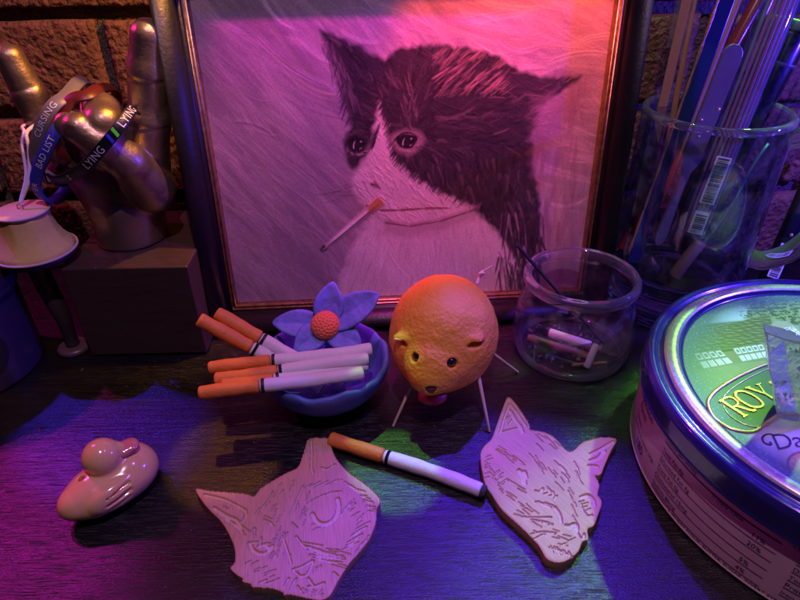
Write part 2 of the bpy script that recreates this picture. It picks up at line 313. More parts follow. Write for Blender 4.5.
CAT_A_CUTS = [(1.6, -1, [(-0.04618, 0.01661), (-0.03488, 0.01311), (-0.02388, 0.00691)]), (1.6, -1, [(-0.02388, 0.00691), (-0.02278, 0.00371), (-0.02388, 1e-05)]), (2.2, -1, [(-0.03958, 0.00831), (-0.03268, 0.00391), (-0.02698, 0.00121), (-0.02388, -0.00299)]), (1.6, -1, [(-0.03228, 0.00221), (-0.02718, -0.00129), (-0.02268, -0.00549)]), (1.6, -1, [(0.00292, 0.05241), (0.00442, 0.04361), (0.00532, 0.03321), (0.00672, 0.02961)]), (1.4, -1, [(0.01072, 0.03311), (0.01392, 0.03211), (0.01762, 0.03501)]), (2.6, -1, [(0.00932, 0.00411), (0.01202, -0.00019), (0.01642, -0.00159), (0.02042, 0.00141), (0.02182, 0.00741), (0.02082, 0.01281)]), (1.0, -1, [(0.00642, 0.01031), (0.00842, 0.01211)]), (1.0, -1, [(0.00912, 0.01261), (0.01092, 0.01391)]), (1.0, -1, [(0.01192, 0.01441), (0.01402, 0.01571)]), (1.0, -1, [(0.01502, 0.01561), (0.01762, 0.01711)]), (1.0, -1, [(0.01862, 0.01711), (0.02212, 0.01741)]), (2.2, -1, [(-0.01788, -0.01149), (-0.01578, -0.01509), (-0.01198, -0.01709), (-0.00878, -0.01619), (-0.00728, -0.01319)]), (1.2, -1, [(-0.01768, -0.01119), (-0.01458, -0.01089)]), (2.2, -1, [(-0.01318, -0.01309), (-0.01078, -0.01249), (-0.00838, -0.01439)]), (1.0, -1, [(-0.01028, -0.01159), (-0.00818, -0.01189)]), (1.3, -1, [(-0.00308, -0.00899), (-8e-05, -0.01529), (0.00272, -0.02209)]), (1.3, -1, [(0.00412, -0.02499), (0.00792, -0.02359), (0.01222, -0.02079)]), (1.3, -1, [(0.00412, -0.02529), (0.00782, -0.02819), (0.01042, -0.02769)]), (1.3, -1, [(0.01252, -0.02109), (0.01172, -0.02509), (0.01042, -0.02769)]), (1.3, -1, [(0.01172, -0.03329), (0.01492, -0.03299), (0.01842, -0.03159)]), (1.3, -1, [(0.01132, -0.02939), (0.01352, -0.03219)]), (1.2, -1, [(0.02222, -0.02669), (0.02432, -0.02849)]), (1.0, -1, [(0.00142, -0.03319), (0.00272, -0.02929)]), (1.0, -1, [(0.00422, -0.03489), (0.00532, -0.03069)]), (1.0, -1, [(0.00712, -0.03289), (0.00952, -0.03629)]), (1, -1, [(0.00542, -0.03139), (0.00602, -0.02939)]), (1.0, -1, [(-0.00968, -0.03119), (-0.00698, -0.02989)]), (1.0, -1, [(-0.00668, -0.03159), (-0.00388, -0.03059)]), (1.0, -1, [(-0.00108, 0.00431), (0.00032, 0.01131), (0.00252, 0.02111)]), (0.8, -1, [(0.01002, -0.00179), (0.01282, -0.00119)]), (0.8, -1, [(0.00312, -0.00369), (0.00022, -0.00079)]), (1.2, -1, [(0.00312, -0.00829), (0.00722, -0.01309), (0.01072, -0.01389)]), (1.0, -1, [(0.00562, -0.01149), (0.00962, -0.01619)]), (0.55, -1, [(0.00392, 0.02001), (0.00672, 0.02241)]), (0.55, -1, [(0.00402, 0.01981), (0.00852, 0.02221)]), (0.55, -1, [(0.00662, 0.02041), (0.00982, 0.02271)]), (0.55, -1, [(0.00652, 0.02001), (0.01062, 0.02391)]), (0.55, -1, [(0.00902, 0.02021), (0.01222, 0.02211)]), (0.55, -1, [(0.00882, 0.02031), (0.01332, 0.02311)]), (0.55, -1, [(0.01082, 0.02131), (0.01482, 0.02421)]), (0.55, -1, [(0.01212, 0.02181), (0.01482, 0.02391)]), (0.55, -1, [(0.01362, 0.02091), (0.01682, 0.02331)]), (0.55, -1, [(0.01392, 0.02151), (0.01862, 0.02411)]), (0.55, -1, [(0.01512, 0.02201), (0.01872, 0.02451)]), (0.55, -1, [(0.01612, 0.02291), (0.01902, 0.02461)]), (0.55, -1, [(0.01682, 0.02191), (0.02032, 0.02511)]), (0.55, -1, [(0.01852, 0.02341), (0.02192, 0.02501)]), (0.55, -1, [(0.02012, 0.00111), (0.02282, 0.00331)]), (0.55, -1, [(0.02072, 0.00091), (0.02372, 0.00381)]), (0.55, -1, [(0.02242, 0.00271), (0.02472, 0.00541)]), (0.55, -1, [(0.02302, 0.00281), (0.02562, 0.00551)]), (0.55, -1, [(0.02292, 0.00351), (0.02592, 0.00711)]), (0.55, -1, [(0.02402, 0.00391), (0.02812, 0.00691)]), (0.55, -1, [(0.02382, 0.00601), (0.02782, 0.00851)]), (0.55, -1, [(0.02532, 0.00571), (0.02902, 0.00871)]), (0.55, -1, [(0.02662, 0.00801), (0.02902, 0.01021)]), (0.55, -1, [(0.02772, 0.00781), (0.02992, 0.01001)]), (0.5, -1, [(0.01042, -0.00499), (0.01342, -0.00369)]), (0.5, -1, [(0.01182, -0.00409), (0.01502, -0.00299)]), (0.5, -1, [(0.01342, -0.00379), (0.01572, -0.00189)]), (0.5, -1, [(0.01492, -0.00339), (0.01772, -0.00109)]), (0.5, -1, [(0.01572, -0.00379), (0.01862, -0.00159)]), (0.5, -1, [(0.01732, -0.00179), (0.02062, -0.00069)]), (0.5, -1, [(0.01832, -0.00159), (0.02102, 0.00061)]), (1.0, -1, [(0.03012, 0.01851), (0.03392, 0.01721)]), (1.0, -1, [(0.03102, 0.01711), (0.03422, 0.01671)]), (1.0, -1, [(0.03222, 0.01471), (0.03512, 0.01441)]), (1.0, -1, [(0.03332, 0.01401), (0.03682, 0.01251)]), (1.0, -1, [(0.03382, 0.01221), (0.03792, 0.01081)]), (1.0, -1, [(0.03402, 0.01081), (0.03852, 0.01031)]), (1.0, -1, [(0.03542, 0.00841), (0.03952, 0.00771)]), (1.0, -1, [(0.03632, 0.00741), (0.04002, 0.00611)]), (1.0, -1, [(0.03652, 0.00551), (0.04112, 0.00481)]), (1.0, -1, [(0.02562, -0.01549), (0.03212, -0.01169)]), (1.0, -1, [(0.02722, -0.01329), (0.03132, -0.01079)]), (1.0, -1, [(0.02872, -0.01309), (0.03212, -0.00929)]), (1.0, -1, [(0.02772, -0.01169), (0.03402, -0.00739)]), (1.0, -1, [(0.02922, -0.00839), (0.03302, -0.00609)]), (1.0, -1, [(0.02962, -0.00769), (0.03572, -0.00369)]), (1.0, -1, [(0.03132, -0.00609), (0.03572, -0.00329)]), (1.0, -1, [(0.03102, -0.00469), (0.03712, -0.00079)]), (0.7, -1, [(0.03132, -0.01859), (0.03232, -0.01659)]), (0.7, -1, [(0.03142, -0.01779), (0.03352, -0.01539)]), (0.7, -1, [(0.03152, -0.01669), (0.03342, -0.01429)]), (0.7, -1, [(0.03212, -0.01599), (0.03362, -0.01429)]), (0.7, -1, [(0.03302, -0.01469), (0.03482, -0.01259)]), (0.7, -1, [(0.03332, -0.01369), (0.03492, -0.01199)]), (0.7, -1, [(0.03352, -0.01319), (0.03562, -0.01089)]), (0.7, -1, [(0.03472, -0.01229), (0.03622, -0.01049)]), (0.7, -1, [(0.03542, -0.01119), (0.03742, -0.00799)]), (0.8, -1, [(0.00692, -0.01149), (0.01602, -0.01329)]), (0.8, -1, [(0.00862, -0.01189), (0.01532, -0.01399)]), (0.8, -1, [(0.01042, -0.01379), (0.01572, -0.01579)]), (0.8, -1, [(0.00952, -0.01429), (0.01772, -0.01679)]), (0.8, -1, [(0.01002, -0.01529), (0.01882, -0.01719)]), (0.8, -1, [(0.01132, -0.01619), (0.01882, -0.01979)]), (0.8, -1, [(0.01152, -0.01789), (0.02052, -0.01999)]), (0.8, -1, [(0.01222, -0.01929), (0.02102, -0.02129)]), (0.8, -1, [(0.01472, -0.02029), (0.02042, -0.02189)]), (0.8, -1, [(0.01362, -0.01579), (0.02202, -0.01769)]), (0.8, -1, [(0.01382, -0.01639), (0.02242, -0.01879)]), (0.8, -1, [(0.01482, -0.01799), (0.02452, -0.01989)]), (0.8, -1, [(0.01372, -0.01889), (0.02692, -0.02059)]), (0.8, -1, [(0.01622, -0.02079), (0.02552, -0.02179)]), (0.8, -1, [(0.01542, -0.01979), (0.02762, -0.02379)]), (0.8, -1, [(0.01892, -0.02229), (0.02722, -0.02489)]), (0.9, -1, [(-0.01828, 0.00441), (-0.01728, 0.00771)]), (0.9, -1, [(-0.01648, 0.00421), (-0.01598, 0.00731)]), (0.9, -1, [(-0.01618, 0.00611), (-0.01518, 0.00921)]), (0.9, -1, [(-0.01608, 0.00691), (-0.01528, 0.00981)]), (0.9, -1, [(-0.01368, 0.00911), (-0.01308, 0.01151)]), (0.9, -1, [(-0.01478, 0.01031), (-0.01328, 0.01331)]), (0.9, -1, [(-0.01358, 0.01271), (-0.01268, 0.01501)]), (0.9, -1, [(-0.01268, 0.01491), (-0.01208, 0.01791)]), (0.9, -1, [(-0.01088, 0.01391), (-0.00998, 0.01751)]), (0.9, -1, [(-0.01028, 0.01661), (-0.00958, 0.02051)]), (0.9, -1, [(-0.00808, 0.01601), (-0.00718, 0.01851)]), (0.9, -1, [(-0.00988, 0.01901), (-0.00908, 0.02271)]), (0.9, -1, [(-0.01348, 0.00311), (-0.01048, 0.00161)]), (0.9, -1, [(-0.01368, 0.00141), (-0.00958, -0.00059)]), (0.9, -1, [(-0.01168, 0.00041), (-0.00888, -0.00189)]), (0.9, -1, [(-0.01078, -0.00129), (-0.00828, -0.00249)]), (0.6, -1, [(-0.00778, -0.01779), (-0.00708, -0.01389)]), (0.6, -1, [(-0.00738, -0.01909), (-0.00608, -0.01609)]), (0.6, -1, [(-0.00648, -0.01989), (-0.00498, -0.01699)]), (0.6, -1, [(-0.00588, -0.02019), (-0.00468, -0.01749)]), (0.6, -1, [(-0.00548, -0.02029), (-0.00428, -0.01769)]), (0.6, -1, [(-0.00538, -0.02089), (-0.00418, -0.01859)]), (0.8, -1, [(-0.01808, -0.00549), (-0.01748, -0.00319)]), (0.8, -1, [(-0.01668, -0.00709), (-0.01678, -0.00359)]), (0.8, -1, [(-0.01618, -0.00949), (-0.01608, -0.00729)]), (0.8, -1, [(-0.01328, -0.01099), (-0.01318, -0.00829)]), (0.8, -1, [(-0.01298, -0.01259), (-0.01288, -0.00939)]), (0.6, -1, [(0.01322, -0.02639), (0.01402, -0.02419)]), (0.6, -1, [(0.01332, -0.02609), (0.01392, -0.02429)]), (0.6, -1, [(0.01362, -0.02549), (0.01422, -0.02389)]), (0.6, -1, [(0.01502, -0.02549), (0.01532, -0.02409)]), (0.6, -1, [(0.01542, -0.02479), (0.01602, -0.02289)]), (0.6, -1, [(0.01592, -0.02519), (0.01632, -0.02349)]), (1.0, -1, [(0.02372, 0.02351), (0.02642, 0.02021)]), (1.0, -1, [(0.02492, 0.02231), (0.02732, 0.01971)]), (1.0, -1, [(0.02632, 0.02151), (0.02922, 0.01921)]), (1.0, -1, [(0.02752, 0.02001), (0.02952, 0.01791)]), (1.0, -1, [(0.02802, 0.02011), (0.03072, 0.01691)]), (0.55, -1, [(-0.01048, 0.00641), (-0.00908, 0.01011)]), (0.55, -1, [(-0.01128, 0.00621), (-0.01018, 0.00961)]), (0.55, -1, [(-0.00928, 0.00501), (-0.00858, 0.00741)]), (0.55, -1, [(-0.00948, 0.00141), (-0.00878, 0.00551)]), (0.55, -1, [(-0.00538, -0.00599), (-0.00488, -0.00289)]), (0.55, -1, [(-0.00708, -0.00069), (-0.00628, 0.00361)]), (0.55, -1, [(-0.00378, -0.00949), (-0.00318, -0.00589)]), (0.55, -1, [(-0.00298, -0.00899), (-0.00238, -0.00639)]), (0.55, -1, [(-0.00818, -0.01189), (-0.00718, -0.00939)]), (0.55, -1, [(-0.00238, -0.00969), (-0.00128, -0.00599)]), (0.55, -1, [(-0.00448, -0.01269), (-0.00398, -0.00949)]), (0.55, -1, [(-0.00658, -0.01129), (-0.00588, -0.00729)]), (0.55, -1, [(-0.00428, -0.01699), (-0.00378, -0.01299)]), (0.55, -1, [(-0.00428, -0.01259), (-0.00368, -0.00859)]), (0.55, -1, [(0.00142, -0.02009), (0.00202, -0.01779)]), (0.55, -1, [(-0.00118, -0.01759), (-0.00018, -0.01539)]), (0.5, -1, [(-0.00338, 0.01831), (-0.00358, 0.02431)]), (0.5, -1, [(-0.00298, 0.01911), (-0.00238, 0.02471)]), (0.5, -1, [(-0.00318, 0.01491), (-0.00328, 0.02011)]), (0.5, -1, [(-0.00298, 0.01441), (-0.00298, 0.01831)]), (0.5, -1, [(-0.00288, 0.01551), (-0.00278, 0.02141)]), (0.5, -1, [(0.00172, 0.01441), (0.00252, 0.01791)]), (0.5, -1, [(0.00012, 0.00691), (0.00112, 0.01151)]), (0.5, -1, [(0.00522, 0.01271), (0.00622, 0.01751)]), (0.5, -1, [(0.00502, 0.00471), (0.00502, 0.00841)]), (0.5, -1, [(0.00132, 0.00571), (0.00172, 0.01011)]), (0.5, -1, [(0.00362, 0.00161), (0.00452, 0.00631)]), (0.5, -1, [(0.00172, 0.00531), (0.00182, 0.00901)]), (0.5, -1, [(0.00592, 0.00311), (0.00652, 0.00691)]), (0.5, -1, [(0.00552, -0.00249), (0.00632, 0.00071)]), (0.6, -1, [(0.02532, 0.00771), (0.02692, 0.00991)]), (0.6, -1, [(0.02442, 0.00681), (0.02772, 0.00981)]), (0.6, -1, [(0.02642, 0.00941), (0.02912, 0.01261)]), (0.6, -1, [(0.02682, 0.00791), (0.02922, 0.01061)]), (0.6, -1, [(0.02782, 0.00541), (0.02942, 0.00751)]), (0.6, -1, [(0.03012, 0.00281), (0.03202, 0.00491)]), (0.6, -1, [(0.02842, 0.00241), (0.03112, 0.00451)]), (0.6, -1, [(0.03192, 0.00091), (0.03432, 0.00391)]), (0.6, -1, [(0.03132, 1e-05), (0.03322, 0.00171)]), (0.6, -1, [(0.03152, -0.00229), (0.03312, -0.00019)]), (0.55, -1, [(-0.01768, -0.02179), (-0.01578, -0.02059)]), (0.55, -1, [(-0.01478, -0.02219), (-0.01248, -0.02069)]), (0.55, -1, [(-0.01308, -0.02619), (-0.01108, -0.02549)]), (0.55, -1, [(-0.01308, -0.02519), (-0.01108, -0.02409)]), (0.55, -1, [(-0.00968, -0.02429), (-0.00798, -0.02339)]), (0.55, -1, [(-0.00818, -0.02669), (-0.00628, -0.02609)]), (0.55, -1, [(-0.00778, -0.02799), (-0.00558, -0.02629)]), (0.55, -1, [(-0.00658, -0.02599), (-0.00378, -0.02499)]), (0.55, -1, [(-0.00548, -0.02879), (-0.00398, -0.02789)]), (0.55, -1, [(-0.00478, -0.03119), (-0.00288, -0.02989)]), (0.55, -1, [(-0.00498, -0.03089), (-0.00218, -0.02999)]), (0.55, -1, [(-0.00348, -0.03069), (-0.00158, -0.02919)]), (0.55, -1, [(0.01042, -0.01789), (0.01562, -0.01839)]), (0.55, -1, [(0.00812, -0.01509), (0.01282, -0.01689)]), (0.55, -1, [(0.01382, -0.01829), (0.01822, -0.01979)]), (0.55, -1, [(0.01602, -0.01829), (0.01972, -0.01979)]), (0.55, -1, [(0.01192, -0.01499), (0.01702, -0.01629)]), (0.55, -1, [(0.01382, -0.01689), (0.01942, -0.01859)]), (0.55, -1, [(0.01812, -0.01679), (0.02212, -0.01799)]), (0.55, -1, [(0.01792, -0.01499), (0.02412, -0.01559)]), (0.55, -1, [(0.01922, -0.01609), (0.02492, -0.01699)]), (0.55, -1, [(0.01932, -0.01799), (0.02602, -0.01869)]), (0.55, -1, [(0.02192, -0.01849), (0.02692, -0.01979)]), (0.55, -1, [(0.02382, -0.01619), (0.02912, -0.01799)]), (0.6, -1, [(0.00922, -0.03519), (0.00962, -0.03379)]), (0.6, -1, [(0.01052, -0.03639), (0.01092, -0.03459)]), (0.6, -1, [(0.01172, -0.03559), (0.01242, -0.03379)]), (0.6, -1, [(0.01372, -0.03729), (0.01402, -0.03579)]), (0.6, -1, [(0.01402, -0.03619), (0.01432, -0.03459)]), (0.6, -1, [(0.01522, -0.03669), (0.01542, -0.03509)]), (0.6, -1, [(0.01712, -0.03669), (0.01792, -0.03479)]), (0.6, -1, [(0.01812, -0.03769), (0.01832, -0.03639)]), (0.6, -1, [(-0.03518, 0.00941), (-0.03238, 0.00791)]), (0.6, -1, [(-0.03578, 0.00441), (-0.03388, 0.00301)]), (0.6, -1, [(-0.03218, 0.00091), (-0.03028, -0.00039)]), (0.6, -1, [(-0.02928, 1e-05), (-0.02758, -0.00109)]), (0.6, -1, [(-0.02628, 0.00091), (-0.02468, 1e-05)]), (0.6, -1, [(-0.02318, -0.00219), (-0.02108, -0.00389)]), (0.6, -1, [(-0.02128, -0.00369), (-0.01898, -0.00529)]), (0.6, -1, [(-0.02288, -0.00549), (-0.02078, -0.00719)])]
CAT_B_ORG = (0.0785, 0.212)
CAT_B = [(-0.01462, 0.05745), (-0.01132, 0.05305), (-0.00822, 0.04315), (-0.00602, 0.03425), (-0.00632, 0.03065), (0.00038, 0.02895), (0.00598, 0.02455), (0.01158, 0.01405), (0.02048, 0.02065), (0.03058, 0.02415), (0.03698, 0.02405), (0.03928, 0.02155), (0.03408, 0.01435), (0.02748, 0.00405), (0.02418, -0.00145), (0.02088, -0.00245), (0.02148, -0.00785), (0.01888, -0.01405), (0.01938, -0.01905), (0.01528, -0.02675), (0.01178, -0.03235), (0.00848, -0.03405), (0.00738, -0.03945), (0.00438, -0.04075), (0.00068, -0.04625), (-0.00552, -0.05035), (-0.01022, -0.05105), (-0.01412, -0.04855), (-0.01652, -0.04175), (-0.02312, -0.03185), (-0.02972, -0.02325), (-0.03402, -0.01325), (-0.03642, -0.00595), (-0.03662, 0.01075), (-0.03432, 0.01785), (-0.02902, 0.02395), (-0.02482, 0.03405), (-0.01882, 0.04895)]
